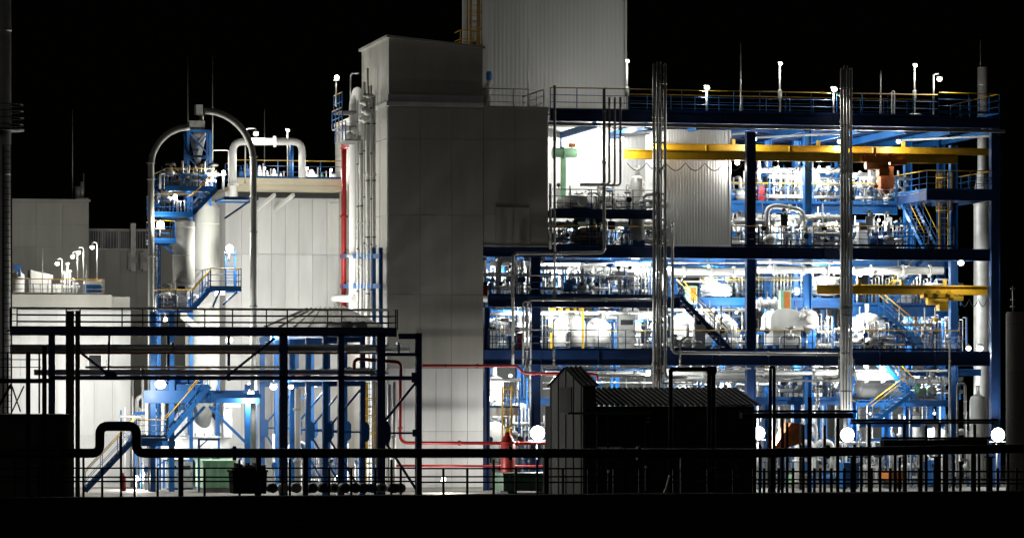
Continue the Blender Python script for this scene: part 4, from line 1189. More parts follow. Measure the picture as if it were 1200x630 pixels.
# ------------------------------------------------------------------ equipment kinds (prototypes are cached and copied)
CN = {'white': 'white', 'alu': 'silver', 'blue': 'blue', 'pipe': 'grey', 'green': 'pale green', 'red': 'red', 'yellow': 'yellow', 'dark': 'dark', 'panel': 'pale', 'orange': 'orange', 'steel': 'grey', 'dgreen': 'green'}
def k_pipe(h, m, r):
    o = B().tube([(0,0,0), (0,0,h)], r, 8).obj('vertical_pipe', m)
    for fr in (.22, .71): B().tube([(0,0,h*fr - .05), (0,0,h*fr + .05)], r*1.6, 8).obj('flange', m, o)
    v = B().lathe((0, -r, h*.45), [(r*.9, -.3), (r*1.5, -.1), (r*1.5, .1), (r*.9, .3)], 8).obj('valve', 'steel', o)
    B().lathe((0, -r*1.2 - .2, h*.45), [(.16, 0), (.16, .03)], 10, 'y').obj('handwheel', 'blue' if m == 'alu' else 'dark', v)
    return o
def k_loop(h, m, r, w=.9):
    o = B().tube(bend([(0,0,0), (0,0,h), (w,0,h), (w,0,h*.35), (w,.6,h*.35)], r*3), r, 8).obj('pipe_loop', m)
    for z in (.4, h*.6): B().tube([(0,0,z - .05), (0,0,z + .05)], r*1.6, 8).obj('flange', m, o)
    B().tube([(w,0,h*.7 - .05), (w,0,h*.7 + .05)], r*1.6, 8).obj('flange', m, o)
    B().box(w - .05, w + .05, -.05, .05, 0, h*.35 - r).obj('support', 'blue', o)
    return o
def k_vessel(h, m, r):
    o = thing('process_vessel', '', 'vessel')
    l = h*.22
    B().lathe((0,0,0), [(r*.3, l*.6), (r*.8, l*.8), (r, l*1.1), (r, h*.8), (r*.8, h*.87), (r*.3, h*.91)], 20).obj('shell', m, o)
    for a in (45, 135, 225, 315): B().box(r*.72*math.cos(R(a)) - .06, r*.72*math.cos(R(a)) + .06, r*.72*math.sin(R(a)) - .06, r*.72*math.sin(R(a)) + .06, 0, l*1.15).obj('leg', 'blue', o)
    B().tube([(0,0,h*.9), (0,0,h)], r*.18, 8).obj('nozzle', m, o)
    B().tube([(0,0,h*.95), (0,0,h*.97)], r*.34, 8).obj('nozzle_flange', 'steel', o)
    B().lathe((0, -r*.9, h*.5), [(r*.3, -.25), (r*.3, .05)], 12, 'y').obj('manway', m, o)
    B().lathe((0,0,h*.35), [(r, 0), (r*1.04, .01), (r*1.04, .06), (r, .07)], 20).obj('band', 'steel', o)
    B().tube(bend([(r*.6, -r*.4, h*.88), (r*.6, -r*.4, h*1.0), (r*1.3, -r*.4, h*1.0), (r*1.3, -r*.4, .0)], .15), .045, 6).obj('vent_line', 'pipe', o)
    return o
def k_pump(h, m, r):
    o = thing('pump', '', 'pump')
    B().box(-.8, .8, -.3, .3, 0, .2).obj('base', 'conc', o)
    B().tube([(-.7,0,.5), (.05,0,.5)], .25, 12).obj('motor', m, o)
    B().box(-.5, -.2, -.12, .12, .75, .92).obj('terminal_box', m, o)
    B().lathe((.42,0,.5), [(.12,-.2), (.3,-.12), (.3,.12), (.12,.2)], 14, 'y').obj('casing', 'alu', o)
    B().tube(bend([(.42,0,.75), (.42,0,1.5), (.42,.8,1.5)], .2), .1, 8).obj('discharge', 'alu', o)
    B().tube([(.7,0,.5), (1.2,0,.5)], .1, 8).obj('suction', 'alu', o)
    B().tube([(.05,0,.5), (.15,0,.5)], .08, 8).obj('coupling', 'yellow', o)
    return o
def k_cab(h, m, r):
    o = thing('control_cabinet', '', 'cabinet')
    w = r*3
    B().box(-w/2, w/2, 0, .45, .1, h).obj('casing', m, o)
    B().box(-w/2 + .03, w/2 - .03, .03, .42, 0, .098).obj('plinth', 'dark', o)
    d = B().box(-w/2 + .03, w/2 - .03, -.025, -.002, .14, h - .04).obj('door', m, o)
    B().box(w/2 - .1, w/2 - .07, -.05, -.026, h*.5, h*.5 + .18).obj('handle', 'dark', d)
    B().box(-w/2 + .08, w/2 - .12, -.03, -.026, h*.72, h*.86).obj('window', 'glass', d)
    return o
def k_valve(h, m, r):
    o = thing('valve_station', '', 'valve')
    B().tube(bend([(-.5,0,0), (-.5,0,h*.55), (.6,0,h*.55), (.6,0,0)], .15), .07, 8).obj('pipe', 'alu', o)
    B().lathe((.05,0,h*.55), [(.14,-.2), (.2,-.1), (.2,.1), (.14,.2)], 10, 'x').obj('body', 'alu', o)
    for d in (-.2, .3): B().tube([(d - .03,0,h*.55), (d + .03,0,h*.55)], .15, 10).obj('flange', 'steel', o)
    B().tube([(.05,0,h*.55), (.05,0,h*.82)], .05, 6).obj('stem', 'steel', o)
    B().lathe((.05,0,h*.82), [(.1,0), (.28,.05), (.28,.13), (.1,.2)], 14).obj('actuator', m, o)
    return o
def k_manifold(h, m, r, n=5):
    o = thing('pipe_manifold', '', 'manifold')
    w = .42
    B().tube([(-w*(n-1)/2 - .3,0,.45), (w*(n-1)/2 + .3,0,.45)], r*1.3, 8).obj('header', m, o)
    B().tube([(-w*(n-1)/2 - .3,0,h*.78), (w*(n-1)/2 + .3,0,h*.78)], r*1.3, 8).obj('header', m, o)
    for i in range(n):
        x = -w*(n-1)/2 + i*w
        hh = h*(1.0 if i % 2 else .88)
        q = B().tube([(x,0,.45), (x,0,hh)], r*.7, 6).obj('branch', m if i % 3 else 'white', o)
        z = h*(.45 if i % 2 else .58)
        B().lathe((x,0,z), [(r*.8,-.14), (r*1.5,-.05), (r*1.5,.05), (r*.8,.14)], 8).obj('valve', 'steel' if i % 2 else 'blue', q)
        B().lathe((x,-.14 - r,z), [(.11,0), (.11,.025)], 8, 'y').obj('handwheel', 'dark' if i % 2 else 'steel', q)
    for x in (-w*(n-1)/2 - .2, w*(n-1)/2 + .2): B().box(x - .04, x + .04, .06, .14, 0, h*.85).obj('support_post', 'blue', o)
    return o
def k_frame(h, m, r, w=1.6):
    o = thing('support_frame', '', 'frame')
    for x in (-w/2, w/2): B().box(x - .07, x + .07, -.07, .07, 0, h).obj('post', m, o)
    B().box(-w/2 - .07, w/2 + .07, -.075, .075, h + .002, h + .16).obj('beam', m, o)
    B().box(-w/2 + .07, w/2 - .07, -.05, .05, h*.55, h*.55 + .1).obj('cross_rail', m, o)
    B().obar((-w/2,0,h*.55), (w/2,0,h), .05, .07).obj('brace', m, o)
    B().tube([(-w/2 + .3,-.12,0), (-w/2 + .3,-.12,h*1.0)], .05, 6).obj('riser', 'alu', o)
    return o
def k_instr(h, m, r):
    o = thing('instrument_stand', '', 'instrument')
    B().box(-.035, .035, -.035, .035, 0, h).obj('post', 'steel', o)
    B().box(-.2, .2, -.12, -.037, h*.62, h*.92).obj('box', m, o)
    B().tube([(.1, -.06, 0), (.1, -.06, h*.62)], .02, 5).obj('conduit', 'dark', o)
    B().lathe((0, 0, h), [(.1, 0), (.12, .03), (.12, .15), (.05, .2)], 10).obj('gauge', 'dark', o)
    return o
def k_rack(h, m, r):
    o = thing('tube_rack', '', 'pipe rack')
    for i in range(7):
        x = -.6 + .2*i
        B().tube(bend([(x, 0, 0), (x, 0, h*(.7 + .05*(i % 4))), (x, .5, h*(.7 + .05*(i % 4)))], .08), .03, 5).obj('tube', ('alu', 'steel', 'white')[i % 3], o)
    for z in (.3, .55): B().box(-.75, .75, .04, .09, h*z, h*z + .06).obj('clamp_bar', m, o)
    for x in (-.72, .72): B().box(x - .03, x + .03, .1, .16, 0, h*.8).obj('post', m, o)
    return o
KINDS = {'instr': (k_instr, 'instrument box on post'), 'rack': (k_rack, 'seven-tube rack'), 'pipe': (k_pipe, 'vertical pipe with valve'), 'loop': (k_loop, 'pipe loop with flanges'), 'vessel': (k_vessel, 'upright vessel on legs'), 'pump': (k_pump, 'pump with motor'), 'cab': (k_cab, 'control cabinet'),
         'valve': (k_valve, 'control valve station'), 'man': (k_manifold, 'five-branch pipe manifold'), 'frame': (k_frame, 'steel portal frame')}
PROTO = {}
def put(kind, px, Y, z, h, m, r, place):
    h = round(h*2)/2 if h > 1 else h
    key = (kind, h, m, r)
    loc = Vector((XA(px, Y), Y, z))
    if key not in PROTO:
        o = KINDS[kind][0](h, m, r)
        PROTO[key] = o
        o.location = loc
    else: o = clone(PROTO[key], loc)
    cat = {'pipe': 'pipe', 'loop': 'pipe', 'vessel': 'vessel', 'pump': 'pump', 'cab': 'cabinet', 'valve': 'valve', 'man': 'manifold', 'frame': 'frame', 'instr': 'instrument', 'rack': 'pipe rack'}[kind]
    tag(o, 'x', cat, {'pipe': 'process pipes', 'loop': 'pipe loops', 'vessel': 'process vessels', 'pump': 'process pumps', 'cab': 'control cabinets', 'valve': 'control valves', 'man': 'pipe manifolds', 'frame': 'blue portal frames', 'instr': 'instrument stands', 'rack': 'tube racks'}[kind])
    later(o, f'{CN[m]} {KINDS[kind][1]}', place, px)
    return o
BAY = {'A': 'beside the grey block', 'B': 'left of left pipe bundle', 'C': 'left of middle column', 'D': 'right of middle column', 'E': 'left of right column'}
LEV = {'g': 'at ground level', 'gl': 'on low platform', '1': 'on first deck', 'm': 'on mezzanine', '2': 'on second deck', '3': 'on upper platform', 'i': 'on inner mezzanine'}
def fill(lev, bay, z, hmax, px0, px1, Ys, n, mix):
    place = f'{LEV[lev]} {BAY[bay]}'
    n = round(n*1.55)
    mix = mix + ['instr', 'rack'] if n > 3 else mix
    for i in range(n):
        px = px0 + (px1 - px0)*(i + rng.uniform(.15, .85))/n
        kind = rng.choice(mix)
        Y = rng.choice(Ys)
        h = {'pipe': hmax, 'loop': hmax*rng.choice((.5, .7, .85)), 'vessel': hmax*rng.choice((.55, .75)), 'pump': 1.0, 'cab': rng.choice((1.5, 2.0)), 'valve': rng.choice((1.5, 2.0)), 'man': hmax*rng.choice((.6, .8)), 'frame': hmax*rng.choice((.5, .65)), 'instr': rng.choice((1.5, 2.0)), 'rack': min(2.5, hmax)}[kind]
        m = {'pipe': rng.choice(('alu', 'white', 'alu', 'pipe', 'blue')), 'loop': rng.choice(('alu', 'white', 'white', 'pipe')), 'vessel': rng.choice(('alu', 'white', 'alu', 'panel')), 'pump': rng.choice(('blue', 'blue', 'green', 'steel')),
             'cab': rng.choice(('panel', 'blue', 'steel', 'steel')), 'valve': rng.choice(('blue', 'dark', 'dark', 'steel', 'yellow')), 'man': rng.choice(('alu', 'pipe', 'white')), 'frame': 'blue', 'instr': rng.choice(('dark', 'steel', 'panel', 'blue')), 'rack': rng.choice(('blue', 'steel'))}[kind]
        r = {'pipe': rng.choice((.045, .045, .07, .11, .16)), 'loop': rng.choice((.07, .12, .17)), 'vessel': rng.choice((.45, .6, .8)), 'pump': 1, 'cab': rng.choice((.2, .3)), 'valve': 1, 'man': rng.choice((.07, .09)), 'frame': 1, 'instr': 1, 'rack': 1}[kind]
        put(kind, px, Y, z, h, m, r, place)
def hrun(px0, px1, py, Y, r, m, lab, hang=True):
    o = pipe([P(px0, py, Y), P(px1, py, Y)], r, m, lab, 'overhead_pipe', 8, flanges=(.2, .55, .85), group='overhead pipes')
    a, c = P(px0, py, Y), P(px1, py, Y)
    n = max(1, int((c - a).length/3))
    if hang:
        for i in range(n):
            q = a.lerp(c, (i + .5)/n)
            B().box(q.x - .02, q.x + .02, q.y - .02, q.y + .02, q.z + r, q.z + r + .45).obj('hanger', 'steel', o)
    return o
def tray(px0, px1, py, Y, lab):
    a, c = P(px0, py, Y), P(px1, py, Y)
    o = thing('cable_tray', lab, 'cable tray', (a + c)/2, 'cable trays')
    for y in (Y, Y + .5): B().box(a.x, c.x, y - .015, y + .015, a.z, a.z + .1).obj('side_rail', 'steel', o)
    B().box(a.x, c.x, Y + .02, Y + .48, a.z + .01, a.z + .02).obj('tray_bed', 'steel', o)
    for i in range(3): B().tube([(a.x, Y + .12 + i*.12, a.z + .05), (c.x, Y + .12 + i*.12, a.z + .05)], .03, 5).obj('cable', 'cable', o)
z1, zm, z2, z3 = ZL['1'], ZL['m'], ZL['2'], ZL['3']
BPX = {'A': (568, 622), 'B': (636, 764), 'C': (783, 874), 'D': (888, 984), 'E': (1000, 1125)}
ALL = ['rack', 'instr', 'rack', 'pipe', 'pipe', 'loop', 'vessel', 'man', 'man', 'valve', 'cab', 'frame', 'loop']
FR, MD, BK = (1.2, 1.8, 2.6), (4.5, 5.5, 6.3), (9.0, 11.0, 13.0)
# ground level
for bay, n1, n2, n3 in (('A', 2, 4, 3), ('B', 0, 3, 4), ('D', 5, 6, 5), ('E', 7, 8, 7)):
    fill('g', bay, .01, 3.2, *BPX[bay], FR, n1, ['pipe', 'pump', 'valve', 'man', 'loop', 'cab'])
    fill('g', bay, .01, 4.0 if bay in 'DE' else 5.5, *BPX[bay], MD, n2, ALL)
    fill('g', bay, .01, 6.0, *BPX[bay], BK, n3, ['pipe', 'pipe', 'loop', 'vessel', 'man'])
# low platform behind the shed
zl = ZA(467, 4, 890)
for bay, n in (('C', 8), ('D', 9)): fill('gl', bay, zl, 2.2, *BPX[bay], (5.0, 6.0, 7.2, 8.5), n, ['man', 'man', 'valve', 'cab', 'pipe', 'vessel', 'loop'])
fill('gl', 'E', ZA(468, 3, 1060), 1.9, 1010, 1112, (4.5, 6, 7.5), 6, ['man', 'valve', 'cab', 'pump', 'loop'])
# first deck
for bay, n1, n2, n3, h in (('A', 3, 4, 4, 2.7), ('B', 1, 4, 6, 2.7), ('C', 2, 4, 5, 2.5), ('D', 1, 5, 5, 2.5), ('E', 4, 7, 6, 2.3)):
    fill('1', bay, z1, min(h, 1.8), *(BPX[bay] if bay != 'E' else (1000, 1030)), FR, n1, ['valve', 'pipe', 'cab', 'man', 'pump'])
    fill('1', bay, z1, h, *BPX[bay], MD, n2, ALL)
    fill('1', bay, z1, h + .2, *BPX[bay], BK, n3, ['pipe', 'pipe', 'loop', 'vessel', 'man', 'frame'])
# mezzanine / inner mezzanine
for bay, n1, n2 in (('A', 5, 5), ('B', 7, 9)):
    fill('m', bay, zm, 2.2, *BPX[bay], FR, n1, ['valve', 'pipe', 'cab', 'man', 'pump', 'man', 'loop'])
    fill('m', bay, zm, 2.2, *BPX[bay], MD, n2, ALL)
for bay, n, zz, ys in (('C', 8, ZA(351, 6.6, 900), (7.2, 8, 9)), ('D', 9, ZA(351, 6.6, 900), (7.2, 8, 9)), ('E', 9, ZA(357, 5, 1050), (5.8, 7, 8.5))):
    fill('i', bay, zz, 2.0, max(822, BPX[bay][0]), min(1108, BPX[bay][1]), ys, n, ALL)
# second deck
for bay, n1, n2, n3, h in (('B', 6, 6, 0, 1.7), ('D', 5, 6, 6, 2.2), ('E', 4, 7, 5, 2.2)):
    fill('2', bay, z2, min(h, 1.7), *(BPX[bay] if bay != 'E' else (1000, 1046)), FR, n1, ['valve', 'pipe', 'cab', 'man', 'pump', 'loop'])
    fill('2', bay, z2, h, *(BPX[bay] if bay != 'E' else (1000, 1060)), MD, n2, ALL)
    if n3: fill('2', bay, z2, 2.0, *(BPX[bay] if bay != 'E' else (1000, 1062)), BK, n3, ALL)
fill('2', 'C', z2, 2.2, 858, 874, (4, 6, 8), 3, ['pipe', 'man', 'valve'])
# upper platforms
fill('3', 'D', z3, 2.6, 888, 984, (6, 7, 8, 9, 10.5), 22, ['pipe', 'pipe', 'loop', 'pipe', 'man', 'rack', 'man', 'loop', 'valve', 'pipe'])
fill('3', 'E', z3, 2.2, 1000, 1046, (6, 7.5, 9), 10, ['man', 'pipe', 'loop', 'valve', 'rack'])
fill('3', 'C', z3, 2.0, 858, 876, (6, 8), 3, ['man', 'vessel', 'pump'])
fill('3', 'B', ZA(247.5, 0, 700), 1.5, 650, 764, (.8, 1.6, 2.6, 3.6), 11, ['pipe', 'man', 'valve', 'loop', 'pipe', 'vessel'])

# thin tubes threaded through every floor
def thin(lev, bay, z, h, px0, px1, n):
    for i in range(n):
        px = px0 + (px1 - px0)*(i + rng.uniform(.1, .9))/n
        put('pipe', px, rng.choice((1.6, 3.2, 4.8, 7.6, 9.8, 12.2)), z, h, rng.choice(('steel', 'alu', 'white', 'blue', 'dark')), rng.choice((.03, .045)), f'{LEV[lev]} {BAY[bay]}')
for lev, bay, z, h, n in (('1', 'A', z1, 2.5, 6), ('1', 'B', z1, 2.5, 10), ('1', 'C', z1, 2.5, 8), ('1', 'D', z1, 2.5, 9), ('1', 'E', z1, 2.3, 10), ('m', 'A', zm, 2.2, 6), ('m', 'B', zm, 2.2, 12),
                          ('2', 'D', z2, 2.3, 9), ('2', 'B', z2, 1.6, 8), ('g', 'A', .01, 6, 5), ('g', 'D', .01, 4.5, 9), ('g', 'E', .01, 4.5, 12)):
    thin(lev, bay, z, h, *BPX[bay], n)
thin('2', 'E', z2, 2.2, 1000, 1048, 6)
NR = 0
for lev, bay, ys, Yl in (('second deck', 'A', (307, 320, 326), (3, 6, 8)), ('second deck', 'B', (306, 319, 327), (1.5, 6, 8)), ('mezzanine', 'A', (364, 371, 379), (3, 6, 9)), ('mezzanine', 'B', (365, 376, 381), (1.4, 6, 9)), ('second deck', 'C', (308, 330, 338), (2, 8, 10)), ('second deck', 'D', (307, 333, 340), (2, 8, 10)),
                     ('first deck', 'B', (433, 448, 455), (2, 6, 9)), ('first deck', 'C', (434, 450), (4, 7)), ('first deck', 'D', (434, 450), (4, 7)), ('first deck', 'E', (434, 450, 458), (3, 7, 9)), ('upper platform', 'D', (254, 262), (6, 9)), ('roof', 'D', (206, 212, 218), (7, 9, 11))):
    for k, (py, Y) in enumerate(zip(ys, Yl)):
        o = pipe([P(BPX[bay][0], py, Y), P(BPX[bay][1] if bay != 'E' else 1110, py, Y)], rng.choice((.04, .06, .09)), rng.choice(('alu', 'white', 'steel', 'blue')), 'x', 'overhead_pipe', 6, flanges=(.15, .4, .66, .9), group='overhead pipes')
        o['label'] = f'{("upper", "middle", "lower")[k] if len(ys) == 3 else ("upper", "lower")[k]} slim overhead pipe below the {lev} {BAY[bay]}'
# overhead pipes and trays under the decks
for (a, e, py, Y, r, m, lab) in (
    (575, 762, 309, 2.5, .12, 'white', 'white overhead pipe under second deck beside the grey block'), (640, 764, 315, 4, .16, 'alu', 'silver overhead pipe under second deck left of left pipe bundle'),
    (783, 874, 318, 3.5, .2, 'white', 'thick white overhead pipe under second deck left of middle column'), (888, 985, 316, 3.5, .2, 'white', 'thick white overhead pipe under second deck right of middle column'),
    (1000, 1105, 317, 2.5, .22, 'white', 'thick white overhead pipe above the lower crane beam'), (783, 874, 323, 5, .08, 'pipe', 'thin overhead pipe under second deck left of middle column'),
    (575, 765, 367, 3, .12, 'alu', 'silver overhead pipe under the mezzanine'), (640, 765, 372, 4.5, .09, 'white', 'thin white overhead pipe under the mezzanine'),
    (886, 912, 356, 1.4, .24, 'white', 'thick white pipe stub entering the compressor from middle column'), (783, 880, 363, 3, .08, 'white', 'thin white overhead pipe above the white drum'),
    (640, 762, 436, 3, .2, 'white', 'thick white overhead pipe under first deck left of left pipe bundle'), (783, 985, 437, 2.8, .1, 'white', 'white overhead pipe under first deck around middle column'),
    (783, 985, 442, 5, .16, 'alu', 'silver overhead pipe under first deck around middle column'), (1003, 1060, 441, 2.2, .24, 'white', 'thick white overhead pipe under first deck in right bay'),
    (1060, 1112, 446, 3.2, .16, 'alu', 'silver overhead pipe under first deck near the right column'), (888, 985, 255, 2.8, .16, 'white', 'thick white pipe sloping side under upper inner platform'),
    (860, 945, 260, 1.6, .14, 'white', 'white pipe across second deck right of the corrugated enclosure'), (888, 984, 200, 6.5, .16, 'white', 'upper white header pipe above the inner platform right of middle column'),
    (1000, 1040, 206, 6.5, .18, 'white', 'white header pipe below the orange hoist'), (640, 764, 262, 3.6, .12, 'alu', 'silver pipe under the upper left platform')):
    hrun(a, e, py, Y, r, m, lab)
pipe([P(899, 275, 1.5), P(899, 245, 1.5), P(908, 241, 1.5), P(941, 247, 1.5), P(941, 290, 1.5)], .15, 'white', 'white pipe sloping between blue columns on second deck right of middle column', 'pipe', 10, .4, (.5,))
pipe([P(575, 445, 3), P(610, 445, 3)], .09, 'white', 'white pipe below first deck beside the grey block', 'pipe')
tray(636, 764, 440, 1.5, 'cable tray hung under first deck left of left pipe bundle')
tray(783, 985, 447, 1.5, 'cable tray hung under first deck around middle column')
tray(575, 764, 322, 1.4, 'cable tray hung under second deck beside the grey block')
tray(888, 984, 326, 4.6, 'cable tray under second deck right of middle column')
# ------------------------------------------------------------------ signature machines
# white tanks on the first deck
for i, (px, w, pt) in enumerate(((672, 36, 366), (704, 28, 371))):
    Y = 2.2
    r = w*MPP(px, Y)/2
    zt = ZA(pt + 12, Y, px)
    q = thing('storage_tank', ('wide' if i == 0 else 'narrower') + ' white domed tank behind first deck railing left of left pipe bundle', 'tank', (XA(px, Y), Y + r, z1), 'white tanks')
    B().lathe((XA(px, Y), Y + r, 0), [(r, z1 + .25), (r, zt), (r*.92, zt + .2), (r*.6, zt + .42), (.1, zt + .52)], 32).obj('shell', 'white', q)
    B().lathe((XA(px, Y), Y + r, z1), [(r*.9, 0), (r*.9, .24)], 24).obj('skirt', 'blue', q)
    B().tube([(XA(px, Y) + .2, Y + r*.6, zt + .3), (XA(px, Y) + .2, Y + r*.6, zt + .9)], .1, 8).obj('nozzle', 'steel', q)
    B().lathe((XA(px, Y) - r*.4, Y + r*.3, zt + .2), [(.22, 0), (.22, .25), (.05, .3)], 12).obj('manhole', 'alu', q)
    B().lathe((XA(px, Y), Y + r, zt - .5), [(r, 0), (r*1.015, .01), (r*1.015, .05), (r, .06)], 32).obj('band', 'alu', q)
yf = thing('yellow_gantry', 'yellow frame above the white tanks under the mezzanine', 'frame', P(662, 375, 2))
B().obar(P(645, 363, 1.8), P(684, 363, 1.8), .15, .22).obj('beam', 'yellow', yf)
for px in (646, 683): B().obar(P(px, 363.5, 1.8), Vector((XA(px, 1.8), 1.8, z1)), .1, .1).obj('post', 'yellow', yf)
for px in (652, 660, 668, 676): B().box(XA(px, 1.8) - .05, XA(px, 1.8) + .05, 1.6, 1.69, ZA(366, 1.8, px), ZA(359, 1.8, px)).obj('stripe_block', 'dark', yf)
# white drum left of the middle column
def drum(px0, px1, p0, p1, Y, m, lab, name='process_drum'):
    pm = (px0+px1)/2
    r = (XA(px1, Y) - XA(px0, Y))/2
    x, zt, zb = XA(pm, Y), ZA(p0, Y, pm), ZA(p1, Y, pm)
    q = thing(name, lab, 'vessel', (x, Y + r, zb))
    B().lathe((x, Y + r, 0), [(r*.7, zb + .25), (r, zb + .4), (r, zt - .35), (r*.85, zt - .12), (r*.3, zt)], 30).obj('shell', m, q)
    for a in (225, 315, 45, 135): B().box(x + r*.7*math.cos(R(a)) - .15, x + r*.7*math.cos(R(a)) + .15, Y + r + r*.7*math.sin(R(a)) - .12, Y + r + r*.7*math.sin(R(a)) + .12, zb, zb + .35).obj('leg', 'blue', q)
    B().lathe((x - r*.45, Y + r*.12, (zt+zb)/2 + .3), [(.25, -.25), (.25, .1)], 14, 'y').obj('manway', m, q)
    B().lathe((x, Y + r, (zt+zb)/2 - .2), [(r, 0), (r*1.02, .01), (r*1.02, .08), (r, .09)], 30).obj('band', m, q)
    B().tube([(x, Y + r, zt - .05), (x, Y + r, zt + .5)], .12, 8).obj('nozzle', m, q)
    return q
drum(797, 846, 364, 411, 3.0, 'white', 'big white vertical drum behind the dark stairs left of middle column')
drum(1007, 1034, 366, 411, 2.6, 'white', 'white drum on first deck right of right pipe bundle')
drum(740, 752, 300, 347, 2.4, 'alu', 'tall grey column vessel on mezzanine left of left pipe bundle')
drum(741, 757, 205, 289, 1.2, 'alu', 'tall slim grey vessel through the upper left platform')
drum(1140, 1158, 462, 576, 2.5, 'white', 'white ground vessel beside the right column lamp')
drum(650, 690, 440, 576, 3, 'white', 'large white ground vessel left of the dark shed gable')
drum(572, 592, 440, 500, 5, 'white', 'white vessel behind the yellow railed platform')
# compressor
cp = thing('compressor', 'big white insulated compressor casing behind the railing right of middle column', 'compressor', P(921, 411, 2.8))
Y = 2.8
x0, x1 = XA(903, Y), XA(941, Y)
zt, zm_, zb = ZA(361, Y, 920), ZA(383, Y, 920), z1 + .3
b = B()
prof = []
xc, hw = (x0+x1)/2, (x1-x0)/2
pts = [(x0, Y, zm_)] + [(xc - hw*math.cos(R(t)) * (1 if True else 1), Y, zm_ + (zt - zm_)*min(1, math.sin(R(t))**.5)) for t in range(10, 171, 10)] + [(x1, Y, zm_)]
B().poly(list(reversed(pts)), (0, 1.8, 0)).obj('dome', 'white', cp)
B().box(x0 - .03, x1 + .03, Y - .08, Y + 1.88, zm_ - .16, zm_ - .003).obj('split_flange', 'white', cp)
B().box(x0 + .15, x1 - .1, Y + .05, Y + 1.7, zb + .1, zm_ - .163).obj('lower_casing', 'white', cp)
B().box(x0 + .3, x1 - .3, Y + .2, Y + 1.5, z1, zb + .098).obj('pedestal', 'white', cp)
for px in (898, 908, 936): B().box(XA(px, Y), XA(px + 6, Y), Y - .2, Y + .5, z1, z1 + .35).obj('foot_block', 'blue', cp)
c = P(948, 374, Y)
rr = 11.5*MPP(948, Y)
hd = B().lathe((c.x, Y + .1, c.z), [(rr*.8, -.12), (rr, -.05), (rr, .6), (rr*.9, 1.2)], 30, 'y').obj('end_cover', 'green' if False else 'white', cp)
B().lathe((c.x + .1, Y - .05, c.z), [(rr*.42, -.22), (rr*.5, -.1), (rr*.5, .0)], 24, 'y').obj('hub', 'white', hd)
B().tube([(c.x - rr*.5, Y - .1, c.z + .2), (x1 - .2, Y - .1, c.z + .25)], .13, 8).obj('connection', 'white', cp)
for k in range(12):
    a = R(30*k)
    B().lathe((c.x + rr*.9*math.cos(a), Y - .05, c.z + rr*.9*math.sin(a)), [(.035, -.06), (.035, .02)], 6, 'y').obj('bolt', 'steel', hd)
bb = thing('gear_housing', 'blue gear housing under the round compressor end cover', 'machine', P(948, 411, 3.2))
B().box(XA(940, 3.2), XA(956, 3.2), 3.2, 4.2, z1, ZA(388, 3.2, 948)).obj('casing', 'blue', bb)
B().box(XA(939, 3.2), XA(957, 3.2), 3.15, 4.25, ZA(388, 3.2, 948) + .002, ZA(386, 3.2, 948)).obj('cover', 'blue', bb)
for i, (px, p0, p1, Y, lab) in enumerate(((921, 340, 361, 5.0, 'right of middle column above the compressor'), (811, 335, 353, 3.2, 'beside the dark stairs left of middle column'))):
    q = thing('display_cabinet', f'pale green cabinet with orange panel {lab}', 'cabinet', P(px, p1, Y))
    w = 6*MPP(px, Y)
    zb_ = ZA(p1 + 3, Y, px); 
    B().box(XA(px, Y) - w, XA(px, Y) + w, Y, Y + .4, zb_, ZA(p0, Y, px)).obj('casing', 'green', q)
    B().box(XA(px, Y) - w*.35, XA(px, Y) + w*.8, Y - .03, Y - .002, zb_ + .15, ZA(p0 + 2, Y, px)).obj('orange_panel', 'orange', q)
    for s in (-.8, .8): B().box(XA(px, Y) + s*w - .04, XA(px, Y) + s*w + .04, Y + .1, Y + .3, zb_ - 1.2, zb_ - .002).obj('stand', 'blue', q)
# horizontal green exchanger and friends in the upper left bay
gx = thing('heat_exchanger', 'pale green horizontal exchanger with orange actuator on a green post', 'exchanger', P(662, 250, 2.6))
Y = 2.6
a, c = P(647, 179, Y), P(676, 179, Y)
B().lathe((a.x, Y, a.z), [(.2, 0), (.26, .05), (.26, c.x - a.x - .05), (.2, c.x - a.x)], 16, 'x').obj('shell', 'green', gx)
for t in (.06, .45): B().lathe((a.x + (c.x-a.x)*t, Y, a.z), [(.26, -.04), (.33, -.03), (.33, .03), (.26, .04)], 16, 'x').obj('flange', 'green' if t > .1 else 'blue', gx)
B().box(XA(660, Y) - .12, XA(660, Y) + .12, Y - .12, Y + .12, ZA(250, 0, 700), a.z - .27).obj('post', 'green', gx)
B().tube([P(670, 176, Y), P(670, 171, Y)], .06, 8).obj('stem', 'steel', gx)
B().box(XA(667, Y), XA(674, Y), Y - .15, Y + .15, ZA(172.5, Y, 670), ZA(168, Y, 670)).obj('actuator', 'orange', gx)
B().lathe((XA(657, Y), Y - .1, ZA(165, Y, 657)), [(.05, -.6), (.05, .3)], 6).obj('pipe_stub', 'blue', gx)
ob = thing('filter_press', 'rust orange machine block behind second deck railing near the grey block', 'machine', P(690, 289, 1.4))
B().box(XA(680, 1.4), XA(706, 1.4), 1.4, 2.6, z2 + .35, ZA(271, 1.4, 690)).obj('casing', 'rust', ob)
B().box(XA(679, 1.4), XA(707, 1.4), 1.35, 2.65, z2, z2 + .3).obj('skid', 'dgreen', ob)
B().box(XA(679, 1.4), XA(707, 1.4), 1.3, 2.7, ZA(278, 1.4, 690), ZA(276, 1.4, 690)).obj('rail_band', 'alu', ob)
B().tube([P(694, 271, 1.8), P(694, 262, 1.8)], .2, 10).obj('hopper', 'white', ob)
B().tube([P(701, 271, 1.8), P(701, 256, 1.8)], .13, 10).obj('pipe', 'blue', ob)
dg = thing('green_portal', 'green upright frame behind second deck railing by the grey block', 'frame', P(672, 289, 3))
